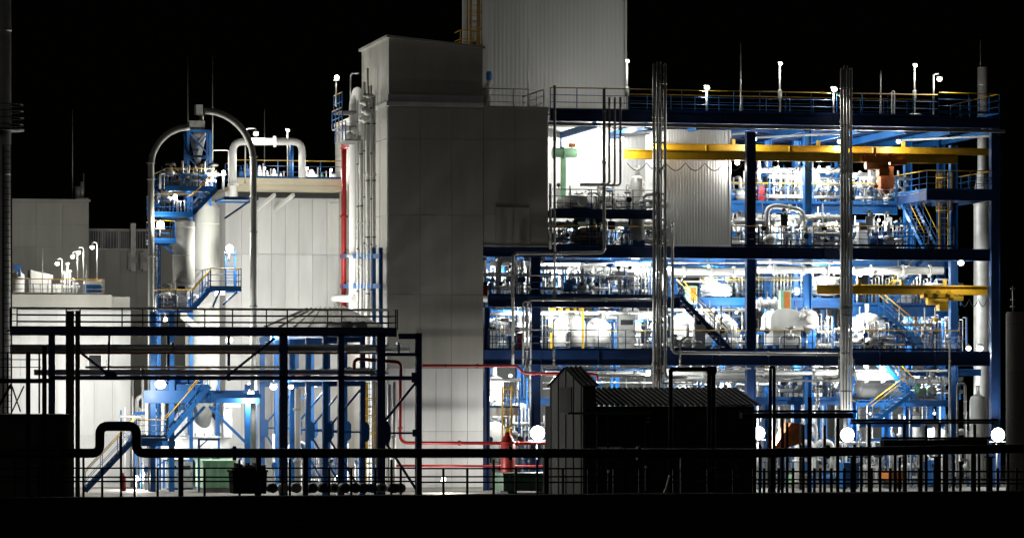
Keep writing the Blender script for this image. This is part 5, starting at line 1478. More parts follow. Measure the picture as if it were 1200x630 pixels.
for px in (674, 708): B().obar(Vector((XA(px, 3), 3, z2)), P(px, 258, 3), .25, .2).obj('post', 'dgreen', dg)
B().obar(P(673, 258, 3), P(709, 258, 3), .2, .2).obj('beam', 'dgreen', dg)
# boxes at the left end
for (p0, p1, a, e, Y, m, zz, lab) in ((393, 410, 596, 604, .8, 'blue', z1, 'blue locker on first deck beside the grey block'), (390, 410, 606, 612.5, .9, 'red', z1, 'red locker on first deck beside the grey block'),
                                     (334, 347, 566.5, 571.5, .7, 'red', zm, 'red cylinder cabinet on mezzanine beside the grey block'), (331, 347, 573.5, 576, .7, 'blue', zm, 'thin blue cabinet on mezzanine beside the grey block'),
                                     (219, 237, 889, 896, 5.6, 'red', z3, 'red fire cabinet on upper inner platform right of middle column')):
    q = thing('locker', lab, 'locker', (XA((a+e)/2, Y), Y, zz))
    xa, xb, zt = XA(a, Y), XA(e, Y), ZA(p0, Y, a)
    B().box(xa, xb, Y, Y + .4, zz, zt).obj('casing', m, q)
    d = B().box(xa + .02, xb - .02, Y - .02, Y - .002, zz + .05, zt - .03).obj('door', m, q)
    B().box(xb - .08, xb - .05, Y - .04, Y - .021, (zz+zt)/2, (zz+zt)/2 + .12).obj('handle', 'dark', d)
ib = thing('instrument_box', 'white instrument box above the blue locker beside the grey block', 'instrument', P(600, 387, .9))
B().box(XA(597, .9), XA(604, .9), .9, 1.2, ZA(384, .9, 600), ZA(376, .9, 600)).obj('casing', 'panel', ib)
B().tube([P(600.5, 384.2, 1.05), P(600.5, 392, 1.05)], .06, 6).obj('stand', 'white', ib)
B().box(XA(598.5, .9), XA(602.5, .9), .87, .898, ZA(382, .9, 600), ZA(378, .9, 600)).obj('display', 'dark', ib)
# yellow railed platform low at the left
decked(566, 608, 478, .6, 3, 'pale low platform with yellow railing beside the grey block', 'all-yellow railing of the low platform beside the grey block', h=.95, sp=.7, m='white', top='panel', th=.4)
ladder(XA(594, .3), .3, .01, ZA(452, .3, 594), 'yellow ladder at the low railed platform beside the grey block', 'yellow', False, 'platform_ladder', .5)
pf = thing('orange_conveyor', 'rust orange sloping sheet metal chute at ground level right of the shed', 'chute', P(925, 530, -2.5))
pl = [P(908, 528, -2.5), P(941, 519, -2.5), P(943, 497, -2.5), P(929, 495, -2.5)]
B().poly(list(reversed(pl)), (0, 1.6, 0)).obj('side_sheet', 'rust', pf)
B().obar(P(907, 527, -2.6), P(929, 495, -2.6), .08, .14).obj('edge_beam', 'orange', pf)
for px, py in ((915, 527), (938, 520)): B().obar(P(px, 576, -2), P(px, py, -2), .12, .12).obj('leg', 'dark', pf)
B().obar(P(938, 519.5, -2.6), P(938, 498, -2.6), .06, .1).obj('edge_beam', 'steel', pf)
gc = thing('green_container', 'green skip container on the ground beside the red vessel', 'container', P(625, 576, -6))
z = ZA(556, -6, 625)
B().box(XA(590, -6), XA(654, -6), -6, -4, .15, z).obj('body', 'dgreen', gc)
B().box(XA(589, -6), XA(655, -6), -6.05, -3.95, z + .002, z + .1).obj('rim', 'dgreen', gc)
for px in (598, 612, 626, 640, 650): B().box(XA(px, -6) - .05, XA(px, -6) + .05, -6.07, -6.002, .16, z - .02).obj('rib', 'dgreen', gc)
for px in (600, 645): B().box(XA(px, -6) - .2, XA(px, -6) + .2, -5.9, -4.1, .01, .148).obj('skid', 'dark', gc)
for (px, m, lab) in ((998, 'blue', 'blue bin container right of the ground floodlight at right bundle'), (1050, 'orange', 'orange low skid box at ground level in the right bay')):
    q = thing('bin', lab, 'bin', P(px, 576, -1))
    zz = ZA(543 if m == 'blue' else 553, -1, px)
    w = 9*MPP(px, -1)
    za_ = .1 if m == 'blue' else ZA(563, -1, px)
    B().box(XA(px, -1) - w, XA(px, -1) + w, -1, .2, za_, zz).obj('body', m, q)
    B().box(XA(px, -1) - w*1.05, XA(px, -1) + w*1.05, -1.06, .26, zz + .002, zz + .07).obj('lid', m, q)
    for s in (-.7, .7): B().box(XA(px, -1) + s*w - .06, XA(px, -1) + s*w + .06, -.9, .1, .01, za_ - .002).obj('foot', 'dark', q)

# ------------------------------------------------------------------ stairs, ladders and platforms in the right part
stairs(P(857, 411, .6), P(798, 348, .6), (0, 1, 0), .9, 'dark stairs with yellow handrails descending right from mezzanine to first deck', 'blue_shaded')
q = P(1058, 238, 5)
stairs((XA(1083, 2.2), 2.2, z2), (XA(1057, 5), 5, z3), (1, .3, 0), .95, 'bright blue stairs with yellow rails from upper platform to second deck')
ladder(XA(1106, 2.0), 2.0, z2, ZA(203, 2.0, 1106), 'yellow caged ladder up to the dark corner platform at right', 'yellow', True, 'caged_ladder', .5)
zc = decked(1086, 1163, 224, 0.2, 6.5, 'dark blue corner platform high at the right end of the structure', 'railing of the dark corner platform at the right end', h=1.1, sp=1.2, m='blue_shaded', th=.5)
stairs((XA(1092, 3.4), 3.4, z1), (XA(1036, 3.4), 3.4, ZA(366, 3.4, 1050)), (0, 1, 0), .9, 'blue stairs descending right behind the first deck railing in right bay')
stairs((XA(1042, 4), 4, ZA(360, 4, 1050)), (XA(1086, 4), 4, z2 - .5), (0, 1, 0), .9, 'blue stairs climbing right behind the lower crane beam')
stairs((XA(1073, 1.6), 1.6, ZA(466, 1.6, 1060)), (XA(1034, 1.6), 1.6, ZA(426, 1.6, 1040)), (0, 1, 0), .9, 'bright blue stairs below first deck descending right')
stairs((XA(1021, .6), .6, ZA(497, .6, 1030)), (XA(1067, .6), .6, ZA(462, .6, 1060)), (0, 1, 0), .9, 'bright blue stairs with pale rails climbing right from low platform')
hv = thing('horizontal_vessel', 'dark grey horizontal vessel under first deck behind the blue stairs', 'vessel', P(1028, 470, 4.5))
a, c = P(1006, 455, 4.5), P(1062, 455, 4.5)
B().lathe((a.x, 4.5, a.z), [(.2, -.2), (.55, 0), (.58, .1), (.58, c.x - a.x - .1), (.55, c.x - a.x), (.2, c.x - a.x + .2)], 22, 'x').obj('shell', 'alu', hv)
for t in (.25, .75): B().box(a.x + (c.x-a.x)*t - .12, a.x + (c.x-a.x)*t + .12, 4.1, 4.9, ZA(468, 3, 1060), a.z - .45).obj('saddle', 'blue', hv)
B().lathe((a.x + .5, 4.5, a.z + .5), [(.15, 0), (.15, .35), (.25, .36), (.25, .42)], 10).obj('nozzle', 'alu', hv)

# ------------------------------------------------------------------ lamps inside the structure
def ceil_lamps(lst, place):
    for i, (px, py, Y, pw, r) in enumerate(lst):
        o = hang_lamp(P(px, py, Y), 'x', pw, True, r, .25)
        later(o, 'round white pendant lamp', place, px)
LP = 330
ceil_lamps([(785, 315, 0.9, LP, .2), (902, 313, .5, 190, .12), (960, 313, 6, LP, .1), (830, 312, 6.5, LP, .12)], 'under second deck around middle column')
ceil_lamps([(1126, 308, 0.1, 130, .22), (1062, 312, 5.5, LP, .12), (1008, 322, 2, LP, .14)], 'under second deck in right bay')
ceil_lamps([(577, 312, 4, 390, .1), (610, 314, 6.5, 390, .12), (655, 312, 2.0, 495, .1), (700, 313, 6, 495, .12), (742, 312, 1.5, 495, .12)], 'under second deck beside the grey block')
ceil_lamps([(605, 366, 2, 390, .17), (585, 372, 6.5, 330, .1), (656, 368, .9, 230, .1), (712, 368, 1.2, 250, .12), (748, 370, 5.5, 495, .12)], 'under mezzanine beside the grey block')
ceil_lamps([(812, 365, 2.0, LP, .1), (863, 366, 5.5, LP, .1), (900, 366, 6.5, 240, .1), (970, 372, 2.5, LP, .1), (1002, 378, 1.6, 260, .15), (1016, 371, 6, LP, .12), (1060, 376, 6.5, LP, .1), (1095, 378, 5.5, 240, .1)], 'under inner mezzanine behind first deck')
ceil_lamps([(598, 440, 3.7, 384, .12), (700, 433, 6, 384, .1), (760, 435, 1.5, 416, .14), (650, 440, 7.5, 416, .1)], 'under first deck left of left pipe bundle')
ceil_lamps([(800, 436, 5.5, LP, .1), (845, 436, 6, LP, .1), (902, 436, 6, LP, .1), (940, 438, 6.5, LP, .1), (970, 437, 5.5, LP, .1)], 'under first deck around middle column')
ceil_lamps([(1015, 429, 1.4, LP, .18), (1035, 433, 1.2, LP, .2), (1085, 436, 6.5, LP, .1), (1135, 408, 1, 200, .18), (1148, 408, 1.2, 260, .24)], 'near first deck in right bay')
ceil_lamps([(905, 258, 8, 380, .1), (960, 258, 6, 380, .1), (1030, 258, 6, 340, .1), (866, 262, 4, 240, .1), (925, 260, 1.5, 160, .1), (1040, 262, 1.5, 160, .1)], 'under upper inner platform')
ceil_lamps([(912, 196, 4.5, 400, .1), (960, 196, 4.5, 400, .1), (1018, 191, 3, 300, .14), (935, 205, 9, 380, .1), (985, 200, 9, 380, .1)], 'above upper inner platform')
ceil_lamps([(672, 262, 5, 180, .08), (728, 262, 5.5, 220, .08)], 'under upper left platform')
ceil_lamps([(820, 480, 8, 150, .1), (900, 482, 8, 260, .1), (955, 482, 8, 260, .1)], 'under low platform at middle column')
ceil_lamps([(1020, 484, 6.5, 260, .1), (1058, 486, 7.5, 260, .12), (1095, 484, 7.5, 240, .1)], 'under low platform in right bay')
for px, py, Y, r, lab in ((630, 507, -1.5, .5, 'glaring floodlight beside the dark shed gable'), (889, 507, -.5, .46, 'glaring floodlight at the right end of the dark shed'), (993, 509, -.4, .5, 'glaring floodlight below the right pipe bundle'), (1169.5, 509, -.3, .5, 'glaring floodlight at the foot of the right column')):
    flood(P(px, py, Y), lab, 300 if px == 993 else 520, True, r, .01)
flood(P(574, 467, 3.4), 'lamp behind the all-yellow railing beside the grey block', 160, True, .18)
# ------------------------------------------------------------------ left pipe rack in front of the silo plant
Yr = -13.0
rk = thing('pipe_rack', 'dark blue steel pipe rack crossing the left foreground, with side branch', 'pipe rack', (XA(300, Yr), Yr, 0))
def rbeam(px0, px1, p0, p1, Y, m='blue_shaded', d=.25, name='beam', nm=None):
    pm = (px0+px1)/2
    B().box(XA(px0, Y), XA(px1, Y), Y, Y + d, ZA(p1, Y, pm), ZA(p0, Y, pm)).obj(name, m, rk)
def rcol(px, Y, p0, w=.36, m='blue_shaded'):
    x = XA(px, Y)
    B().ibeam((x, Y + .15, .01), (x, Y + .15, ZA(p0, Y, px)), w, .3, .05).obj('column', m, rk)
rbeam(12, 465, 385, 393.5, Yr)
rbeam(467, 493.5, 390.5, 397, Yr)
rbeam(60, 493, 440, 445, Yr)
rbeam(447, 493, 413, 417, Yr)
zd = ZA(386, Yr, 250)
B().box(XA(12, Yr), XA(465, Yr), Yr + .26, Yr + 2.2, zd - .1, zd - .02).obj('walkway_deck', 'grate', rk)
for px in (61, 332.5, 400, 447, 491): rcol(px, Yr, 390, .4 if px in (332.5, 447) else .3)
for px in (60, 197, 268, 332.5):
    B().obar(P(px, 393, Yr + 2), P(px, 446, Yr + 2), .14, .14).obj('hanger_post', 'blue_shaded', rk)
for a, e, c, f in ((88, 408, 127, 438), (263, 443, 322, 396), (127, 438, 128, 393), (450, 494, 488, 447), (452, 518, 491, 578)):
    B().obar(P(a, e, Yr + .15), P(c, f, Yr + .15), .09, .12).obj('brace', 'blue_shaded', rk)
B().obar(P(449, 507, Yr + .15), P(489, 507, Yr + .15), .09, .1).obj('brace', 'blue_shaded', rk)
def gusset(px, py, Y, w, h, m):
    c = P(px, py, Y)
    B().poly([(c.x - w/2, Y, c.z - h/2), (c.x + w*.2, Y, c.z - h/2), (c.x + w/2, Y, c.z - h/4), (c.x + w/2, Y, c.z + h/4), (c.x + w*.2, Y, c.z + h/2), (c.x - w/2, Y, c.z + h/2)], (0, .04, 0)).obj('gusset_plate', m, rk)
gusset(452, 507, Yr - .05, .5, 1.2, 'blue_shaded')
gusset(487, 507, Yr - .05, .3, .35, 'blue_shaded')
gusset(487, 442, Yr - .05, .4, .5, 'blue_shaded')
gusset(130, 440, Yr - .05, .6, .4, 'blue_shaded')
# the branch that runs back in depth beside the white building
XC1, XC2 = XA(402, Yr), XA(447, Yr)
YS = [Yr + 5.2*k for k in range(1, 6)]
zt_, zl_ = ZA(392, Yr, 425), ZA(446, Yr, 425)
for k, y in enumerate(YS):
    for x in (XC1, XC2):
        B().ibeam((x, y, .01), (x, y, zt_), .26, .26, .04).obj('column', 'blue', rk)
    B().box(XC1 + .14, XC2 - .14, y - .1, y + .1, zt_ - .3, zt_ - .02).obj('cross_beam', 'blue', rk)
    B().box(XC1 + .14, XC2 - .14, y - .1, y + .1, zl_ - .25, zl_).obj('cross_beam', 'blue', rk)
    zc = ZA(507, Yr, 425)
    B().obar((XC1, y, zc), (XC2, y, zl_ - .3), .08, .1).obj('brace', 'blue', rk)
    B().obar((XC1, y, zc), (XC2, y, .1), .08, .1).obj('brace', 'blue', rk)
    B().obar((XC1, y, zc), (XC2, y, zc), .07, .09).obj('brace', 'blue', rk)
    for x in (XC1, XC2):
        B().poly([(x - .1, y - .2, zc - .5), (x + .2, y - .2, zc - .5), (x + .32, y - .2, zc - .34), (x + .32, y - .2, zc + .34), (x + .2, y - .2, zc + .5), (x - .1, y - .2, zc + .5)], (0, .04, 0)).obj('gusset_plate', 'blue', rk)
for x in (XC1, XC2):
    for z in (zt_, zl_): B().box(x - .12, x + .12, Yr + .32, YS[-1] + .3, z + .002, z + .28).obj('runner_beam', 'blue', rk)
railing([(XA(12, Yr), Yr + .1, zd + .02), (XA(464, Yr), Yr + .1, zd + .02)], 'dark railing along the walkway of the left pipe rack, front side', 1.0, 'steel', 'dark', 2.9, .03)
railing([(XA(20, Yr + 2.1), Yr + 2.1, zd + .02), (XA(455, Yr + 2.1), Yr + 2.1, zd + .02), (XA(466, Yr), Yr + .1, zd + .02)], 'dark railing along the walkway of the left pipe rack, rear side', 1.0, 'steel', 'dark', 2.9, .03)
pipe([P(12, 408, Yr + .8), P(480, 408, Yr + .8)], .2, 'steel', 'thick grey pipe lying along the left pipe rack below the walkway', 'rack_pipe', 12, flanges=(.1, .4, .97))
pipe([P(12, 413.5, Yr + .6), P(447, 413.5, Yr + .6)], .05, 'rust', 'thin rusty orange pipe just under the thick grey rack pipe', 'rack_pipe', 8)
pipe([P(40, 436, Yr + .6), P(455, 436, Yr + .6)], .14, 'steel', 'grey pipe lying on the lower beam of the left pipe rack', 'rack_pipe', 10, flanges=(.3, .95))
pipe([P(100, 430, Yr + 1.2), P(330, 430, Yr + 1.2)], .06, 'steel', 'thin grey pipe above the lower rack beam', 'rack_pipe', 8)
for i, (x, z, m, r, lab) in enumerate(((XC1 + .5, zl_ + .45, 'red', .1, 'left red pipe running back along the rack branch'), (XC1 + 1.0, zl_ + .45, 'red', .08, 'right red pipe running back along the rack branch'), (XC1 + 1.45, zl_ + .5, 'alu', .16, 'silver pipe running back along the rack branch'),
                                   (XC1 + .5, zt_ + .5, 'alu', .2, 'upper silver pipe running back along the rack branch'), (XC1 + 1.2, zt_ + .5, 'alu', .2, 'upper right silver pipe running back along the rack branch'))):
    pipe([(x, Yr + 1, z), (x, YS[-1] + 2, z)], r, m, lab, 'rack_pipe', 8, flanges=(.2, .5, .8))
pipe([P(415, 436, -10), P(415, 420, -10), P(470, 424, -10), P(470, 445, -10)], .09, 'red', 'red pipe bending down at the right end of the rack branch', 'rack_pipe', 8, .3, (.4,))
pipe([P(349, 576, -4), P(349, 455, -4)], .17, 'white', 'white vertical pipe among the rack branch columns', 'pipe', 10, flanges=(.3, .8))
ladder(XA(435, 1), 1, .01, ZA(447, 1, 435), 'yellow caged ladder between rack branch and grey block', 'yellow', True, 'caged_ladder', .55)
for i, (px, p0) in enumerate(((456, 450), (462, 447))): pipe([P(px, 576, -3), P(px, p0, -3)], .1, 'alu', f'pale vertical pipe beside the grey block foot, {("left", "right")[i]} one', 'pipe', 8, flanges=(.5,))
# canopy over the walkway branch
cn = thing('canopy', 'low dark ribbed canopy roof behind the rack walkway', 'canopy', P(380, 385, -5))
b = B()
a, c, d, e = P(310, 383, -4), P(447, 383, -4), P(402, 360, 2), P(360, 362, 2)
B().add([a, c, d, e, a - Vector((0,0,.1)), c - Vector((0,0,.1)), d - Vector((0,0,.1)), e - Vector((0,0,.1))], [(0,1,2,3), (7,6,5,4), (0,4,5,1), (1,5,6,2), (2,6,7,3), (3,7,4,0)]).obj('roof_sheet', 'steel', cn)
for k in range(9):
    t = k/8
    B().obar(a.lerp(c, t) + Vector((0,0,.05)), e.lerp(d, t) + Vector((0,0,.05)), .08, .08).obj('rib', 'steel', cn)
for q in (a, c): B().obar((q.x, q.y + .1, zt_ + .2), (q.x, q.y + .1, q.z - .1), .1, .1).obj('leg', 'dark', cn)
for px, py, Y, pw, r, lab in ((188, 450, -.6, 260, .36, 'very bright lamp under the left pipe rack, left of the silo stairs'), (268.5, 398.5, 3.5, 300, .24, 'bright lamp between the beams of the left pipe rack'), (292, 450, 3.5, 120, .12, 'small lamp above the bright one right of silo stairs'),
                              (294, 461, 1.4, 220, .22, 'bright lamp low right of the silo stairs'), (320.5, 453, 3, 240, .24, 'leftmost of three lamps in a row under the rack branch'), (341, 453, -8, 75, .17, 'middle of three lamps in a row under the rack branch'), (370, 450, 3, 240, .22, 'rightmost of three lamps in a row under the rack branch')):
    hang_lamp(P(px, py, Y), lab, pw, False, r, r + .4)
# lamps that light the white walls low down
flood(P(160, 560, 6), 'lamp low behind the fence below the rack at left', 420, False, .2)
flood(P(395, 560, 4), 'lamp low behind the rack branch columns', 260, False, .2)
flood(P(520, 560, -3.5), 'lamp low in front of the grey block foot', 190, False, .14)
hang_lamp(P(60, 425, 3), 'lamp lighting the white annex wall behind the rack at left', 430, False, .15)
hang_lamp(P(125, 430, 5), 'lamp right of the small annex window', 380, False, .12)

# left foreground: dark kiosk, posts, frame
kb = thing('dark_kiosk', 'dark flat-roofed concrete kiosk at the lower left corner', 'kiosk', P(30, 576, -30))
Yq = -30
X0, X1, zt = XA(-15, Yq), XA(80, Yq), ZA(485, Yq, 40)
B().box(X0, X1, Yq, Yq + 4, 0, zt - .12).obj('wall', 'shedl', kb)
B().box(X0 - .08, X1 + .08, Yq - .08, Yq + 4.1, zt - .118, zt).obj('roof', 'dark', kb)
d = B().box(XA(55, Yq), XA(74, Yq), Yq - .05, Yq - .003, .5, ZA(510, Yq, 60)).obj('door', 'dark', kb)
B().box(XA(57, Yq), XA(58, Yq), Yq - .09, Yq - .052, 1.4, 1.55).obj('handle', 'steel', d)
for a in (5, 20, 35): B().box(XA(a, Yq), XA(a + 10, Yq), Yq - .04, Yq - .003, 2.2, 3.0).obj('louvre', 'dark', kb)
for px, p0, w, m, Y, lab in ((33, 413, 5, 'black', -32, 'leftmost black upright post in front of the dark kiosk'), (52, 405, 5, 'black', -32, 'second black upright post in front of the dark kiosk'),
                             (82, 365, 9, 'shedl', -18, 'broad grey upright post right of the dark kiosk'), (91, 365, 5, 'shedl', -18, 'slim grey upright post right of the broad grey one')):
    h = w*MPP(px, Y)/2
    q = thing('upright_post', lab, 'post', (XA(px, Y), Y, .01), 'upright posts')
    B().box(XA(px, Y) - h, XA(px, Y) + h, Y - h, Y + h, .042, ZA(p0, Y, px)).obj('shaft', m, q)
    B().box(XA(px, Y) - h*1.6, XA(px, Y) + h*1.6, Y - h*1.6, Y + h*1.6, .005, .04).obj('base_plate', m, q)
    B().box(XA(px, Y) - h*1.1, XA(px, Y) + h*1.1, Y - h*1.1, Y + h*1.1, ZA(p0, Y, px) + .002, ZA(p0, Y, px) + .03).obj('cap', m, q)
tf = thing('braced_trestle', 'dark braced steel frame above the kiosk at the left edge', 'frame', P(20, 485, -31))
B().obar(P(-5, 446, -31), P(60, 446, -31), .12, .2).obj('beam', 'black', tf)
B().obar(P(-5, 482, -31), P(13, 450, -31), .1, .1).obj('brace', 'black', tf)
B().obar(P(14, 482, -31), P(28, 452, -31), .06, .06).obj('brace', 'black', tf)
B().obar(P(24, 482, -31), P(14, 452, -31), .06, .06).obj('brace', 'black', tf)
for py in (413, 421, 430): B().obar(P(-5, py, -31), P(48, py, -31), .03, .04).obj('rail', 'black', tf)
for px in (9, 46): B().obar(P(px, 484, -31), P(px, 413, -31), .07, .07).obj('post', 'black', tf)

# ------------------------------------------------------------------ dark shed
Ysd, Dsd = -22.0, 8.0
sh = thing('dark_shed', 'long dark shed with corrugated roof and raised gabled left end, in front of the structure', 'shed', (XA(780, Ysd), Ysd, 0))
X0, X1 = XA(698, Ysd), XA(884, Ysd)
ze, zr_ = ZA(476, Ysd, 780), ZA(455, Ysd + Dsd*.5, 780)
XM = XA(684, Ysd)
B().box(XM + .02, X1, Ysd, Ysd + Dsd, 0, ze).obj('wall', 'shed', sh)
n = 12
for i in range(n):
    a, c = XM + .05 + (X1-XM-.05)*i/n, XM + .05 + (X1-XM-.05)*(i+1)/n
    B().box(a + .012, c - .012, Ysd - .04, Ysd - .003, .1, ze - .1).obj('wall_sheet', 'shed', sh)
def roofslope(xa, xb, y0, z0, y1, z1_, pitch, dep, nm, m):
    k = int((xb-xa)/pitch)
    pr = []
    for i in range(k):
        u = xa + (xb-xa)*i/k; p = (xb-xa)/k
        pr += [(u, 0), (u + p*.45, 0), (u + p*.55, dep), (u + p*.95, dep)]
    pr.append((xb, 0))
    vs = []
    for u, d in pr: vs += [(u, y0, z0 + d), (u, y1, z1_ + d)]
    fs = [(2*i, 2*i+2, 2*i+3, 2*i+1) for i in range(len(pr)-1)]
    return B().add(vs, fs).obj(nm, m, sh)
roofslope(X0 - .1, X1 + .25, Ysd - .3, ze + .02, Ysd + Dsd/2, zr_, .26, .07, 'roof_slope', 'shed')
roofslope(X0 - .1, X1 + .25, Ysd + Dsd + .3, ze + .02, Ysd + Dsd/2, zr_ - .002, .26, .07, 'roof_slope', 'shed')
for X in (X0, X1 - .02): B().poly([(X, Ysd, ze + .002), (X, Ysd + Dsd, ze + .002), (X, Ysd + Dsd/2, zr_ - .03)], (.02, 0, 0)).obj('gable', 'shed', sh)
# raised gabled end
XG0, XG1 = XA(683, Ysd), XA(698, Ysd)
zge, zgr = ZA(451, Ysd, 690), ZA(431, Ysd + 3.4, 672)
DG = 6.8
XT = XG0
B().poly([(XT, Ysd - .02, 0), (XT, Ysd - .02 + DG, 0), (XT, Ysd - .02 + DG, zge), (XT, Ysd - .02 + DG/2, zgr), (XT, Ysd - .02, zge)], (XG1 - XT, 0, 0)).obj('end_bay', 'shedl', sh)
roofslope(XT - .12, XG1 + .15, Ysd - .25, zge - .08, Ysd + DG/2, zgr + .04, .2, .06, 'end_roof', 'shed')
roofslope(XT - .12, XG1 + .15, Ysd + DG + .2, zge - .08, Ysd + DG/2, zgr + .038, .2, .06, 'end_roof', 'shed')
for k in range(5):
    y = Ysd + .3 + k*1.55
    B().box(XT - .04, XT - .002, y - .03, y + .03, .1, zge - .05 + min(1.0, (1 - abs((y - Ysd) - DG/2)/(DG/2))*(zgr - zge))).obj('wall_batten', 'shedl', sh)
B().box(XT - .035, XT - .002, Ysd + 2.2, Ysd + 4.6, zge - 1.3, zge - .1).obj('gable_hatch', 'shed', sh)
B().box(XA(644, Ysd) if False else XT - .9, XA(758, Ysd), Ysd - .75, Ysd - .06, ZA(485, Ysd, 700), ZA(482.5, Ysd, 700)).obj('canopy', 'shedl', sh)
for px in (700, 712, 729): B().obar(P(px, 578, Ysd - .7), P(px, 485.5, Ysd - .7), .06, .06).obj('canopy_post', 'dark', sh)
for a, c in ((699, 711), (713.5, 730)):
    w = B().box(XA(a, Ysd), XA(c, Ysd), Ysd - .07, Ysd - .042, ZA(529, Ysd, 710), ZA(523, Ysd, 710)).obj('window', 'panel', sh)
    B().box(XA(a, Ysd) - .05, XA(c, Ysd) + .05, Ysd - .09, Ysd - .042, ZA(523, Ysd, 710) + .003, ZA(522, Ysd, 710) + .02).obj('frame', 'dark', w)
B().tube([P(757, 486, Ysd - .3), P(757, 578, Ysd - .3)], .06, 6).obj('downpipe', 'dark', sh)
for py in (488, 493): B().box(XA(755, Ysd), XA(759, Ysd), Ysd - .4, Ysd - .2, ZA(py + 2, Ysd, 757), ZA(py, Ysd, 757)).obj('junction_box', 'steel', sh)
gf = thing('goal_frame', 'black rectangular pipe frame standing in front of the shed', 'frame', P(810, 578, -30))
B().tube(bend([P(786, 578, -30), P(786, 432.5, -30), P(836, 432.5, -30), P(836, 578, -30)], .1), .1, 8).obj('frame_tube', 'black', gf)
B().tube([P(831, 434, -29.8), P(831, 578, -29.8)], .1, 8).obj('side_tube', 'black', gf)
B().lathe(P(834, 434, -30), [(.2, -.2), (.26, 0), (.2, .2)], 10).obj('joint', 'black', gf)

# ------------------------------------------------------------------ black pipeline, fence and clutter on the dyke crest
Yf = -36.0
pipe([P(-10, 530.5, Yf), P(117, 530.5, Yf), P(117, 499, Yf), P(160, 499, Yf), P(160, 530.5, Yf), P(880, 530.5, Yf), P(1210, 525, Yf)], .2, 'black', 'thick black pipeline with a square expansion loop along the whole foreground', 'pipeline', 12, .35, (.06, .25, .5, .62, .8), fm='black')
for i, px in enumerate((33, 60, 212, 303, 358, 491, 640, 800, 905, 1000, 1098, 1160)):
    q = thing('pipe_support', 'x', 'support', P(px, 578, Yf + .1), 'pipeline supports')
    later(q, 'short black pipeline support post', 'under the black foreground pipeline', px)
    zt = ZA(530.5, Yf, px) - .2
    B().box(XA(px, Yf) - .1, XA(px, Yf) + .1, Yf - .08, Yf + .12, EZ - .3, zt - .002).obj('post', 'black', q)
    B().box(XA(px, Yf) - .22, XA(px, Yf) + .22, Yf - .1, Yf + .14, zt, zt + .06).obj('saddle', 'black', q)
    B().box(XA(px, Yf) - .2, XA(px, Yf) + .2, Yf - .15, Yf + .2, EZ - .3, EZ - .1).obj('footing', 'conc', q)
def fence(px0, px1, rails, posts, Y, lab, pt=548, name='post_and_rail_fence', r=.045):
    root = thing(name, lab, 'fence', P((px0+px1)/2, 578, Y))
    for py in rails:
        B().obar(P(px0, py, Y), P(px1, py, Y), r*1.3, r*1.5).obj('rail', 'black', root)
    for px in posts:
        t = pt if not isinstance(px, tuple) else px[1]
        px = px if not isinstance(px, tuple) else px[0]
        x = XA(px, Y)
        B().box(x - r, x + r, Y + .03, Y + .03 + 2*r, EZ - .3, ZA(t, Y, px)).obj('post', 'black', root)
fence(-5, 490, (548, 558.5, 563.5), [(18, 540), 46, 74, (98, 536), 120, (142, 505), 158, 185, (212, 540), 240, (281, 538), 300, 331, (340, 537), (358, 540), 386, 412, (459, 538), 440, 470, (491, 538)], Yf + .7, 'black three-rail fence along the dyke crest, left half')
fence(490, 885, (548.5, 558, 564.5), [(491, 540), 520, (579, 538), 548, 605, (630, 538), (638, 538), 660, 690, 720, 750, 790, 830, 860], Yf + .7, 'black three-rail fence along the dyke crest, middle in front of the shed')
fence(882, 1205, (552, 561.5, 566), [884, (891, 520), 896, (902, 500), 908, 913, (923, 495), 930, (942, 498), (948, 496), 955, 962, (967, 498), 975, (982, 498), 990, (1002, 520), (1010, 522), 1022, (1032, 535), 1044, (1055, 535), (1062, 520), 1078, (1086, 498), 1096, (1107, 522), (1118, 520), (1126, 540), 1140, (1148, 525), (1158, 520), 1170, (1182, 525), 1192], Yf + .7, 'dense black fence of many uprights along the dyke crest, right half', 548, r=.05)
for (px0, px1, p0, p1, Y, lab) in ((1000, 1165, 494, 496.5, -33, 'upper thin black cable duct above the right fence'), (870, 1000, 483.5, 490, -28, 'dark gantry beam right of the shed roof'), (1036, 1157, 515, 523, -34, 'black flat pipe tray above the right fence')):
    q = thing('pipe_tray', lab, 'pipe tray', P((px0+px1)/2, p1, Y))
    B().box(XA(px0, Y), XA(px1, Y), Y, Y + .5, ZA(p1, Y, px0), ZA(p0, Y, px0)).obj('beam', 'black', q)
    for k in range(2): B().tube([P(px0 - 3, p0 - 2 - k*0, Y + .1 + k*.25), P(px1 + 4, p0 - 2, Y + .1 + k*.25)], .06, 6).obj('pipe', 'black', q)
    for k in range(4):
        px = px0 + (px1-px0)*(k + .5)/4
        B().box(XA(px, Y) - .06, XA(px, Y) + .06, Y + .2, Y + .3, .01, ZA(p1, Y, px) - .002).obj('post', 'black', q)
for px, p0, w, lab in ((905, 430, 2.4, 'tall black double riser pipe with rounded top right of the shed'),):
    pipe([P(px - 2.2, 578, -30), P(px - 2.2, p0, -30), P(px + 2.2, p0, -30), P(px + 2.2, 578, -30)], .075, 'black', lab, 'vent_pipe', 8, .1)
pipe([P(949, 500, -30), P(949, 465, -30)], .1, 'black', 'short black riser stub above the dark gantry beam', 'vent_pipe', 8)
bx = thing('black_skip', 'black open skip with ragged load on the dyke crest', 'skip', P(292, 578, Yf + 1))
Y = Yf + 1.6
zt = ZA(553, Y, 292)
B().poly([P(274, 578, Y), P(312, 578, Y), P(313, 553, Y), P(272.5, 553, Y)], (0, 1.2, 0)).obj('body', 'black', bx)
B().box(XA(271, Y), XA(314, Y), Y - .08, Y + 1.3, zt + .002, zt + .1).obj('rim', 'black', bx)
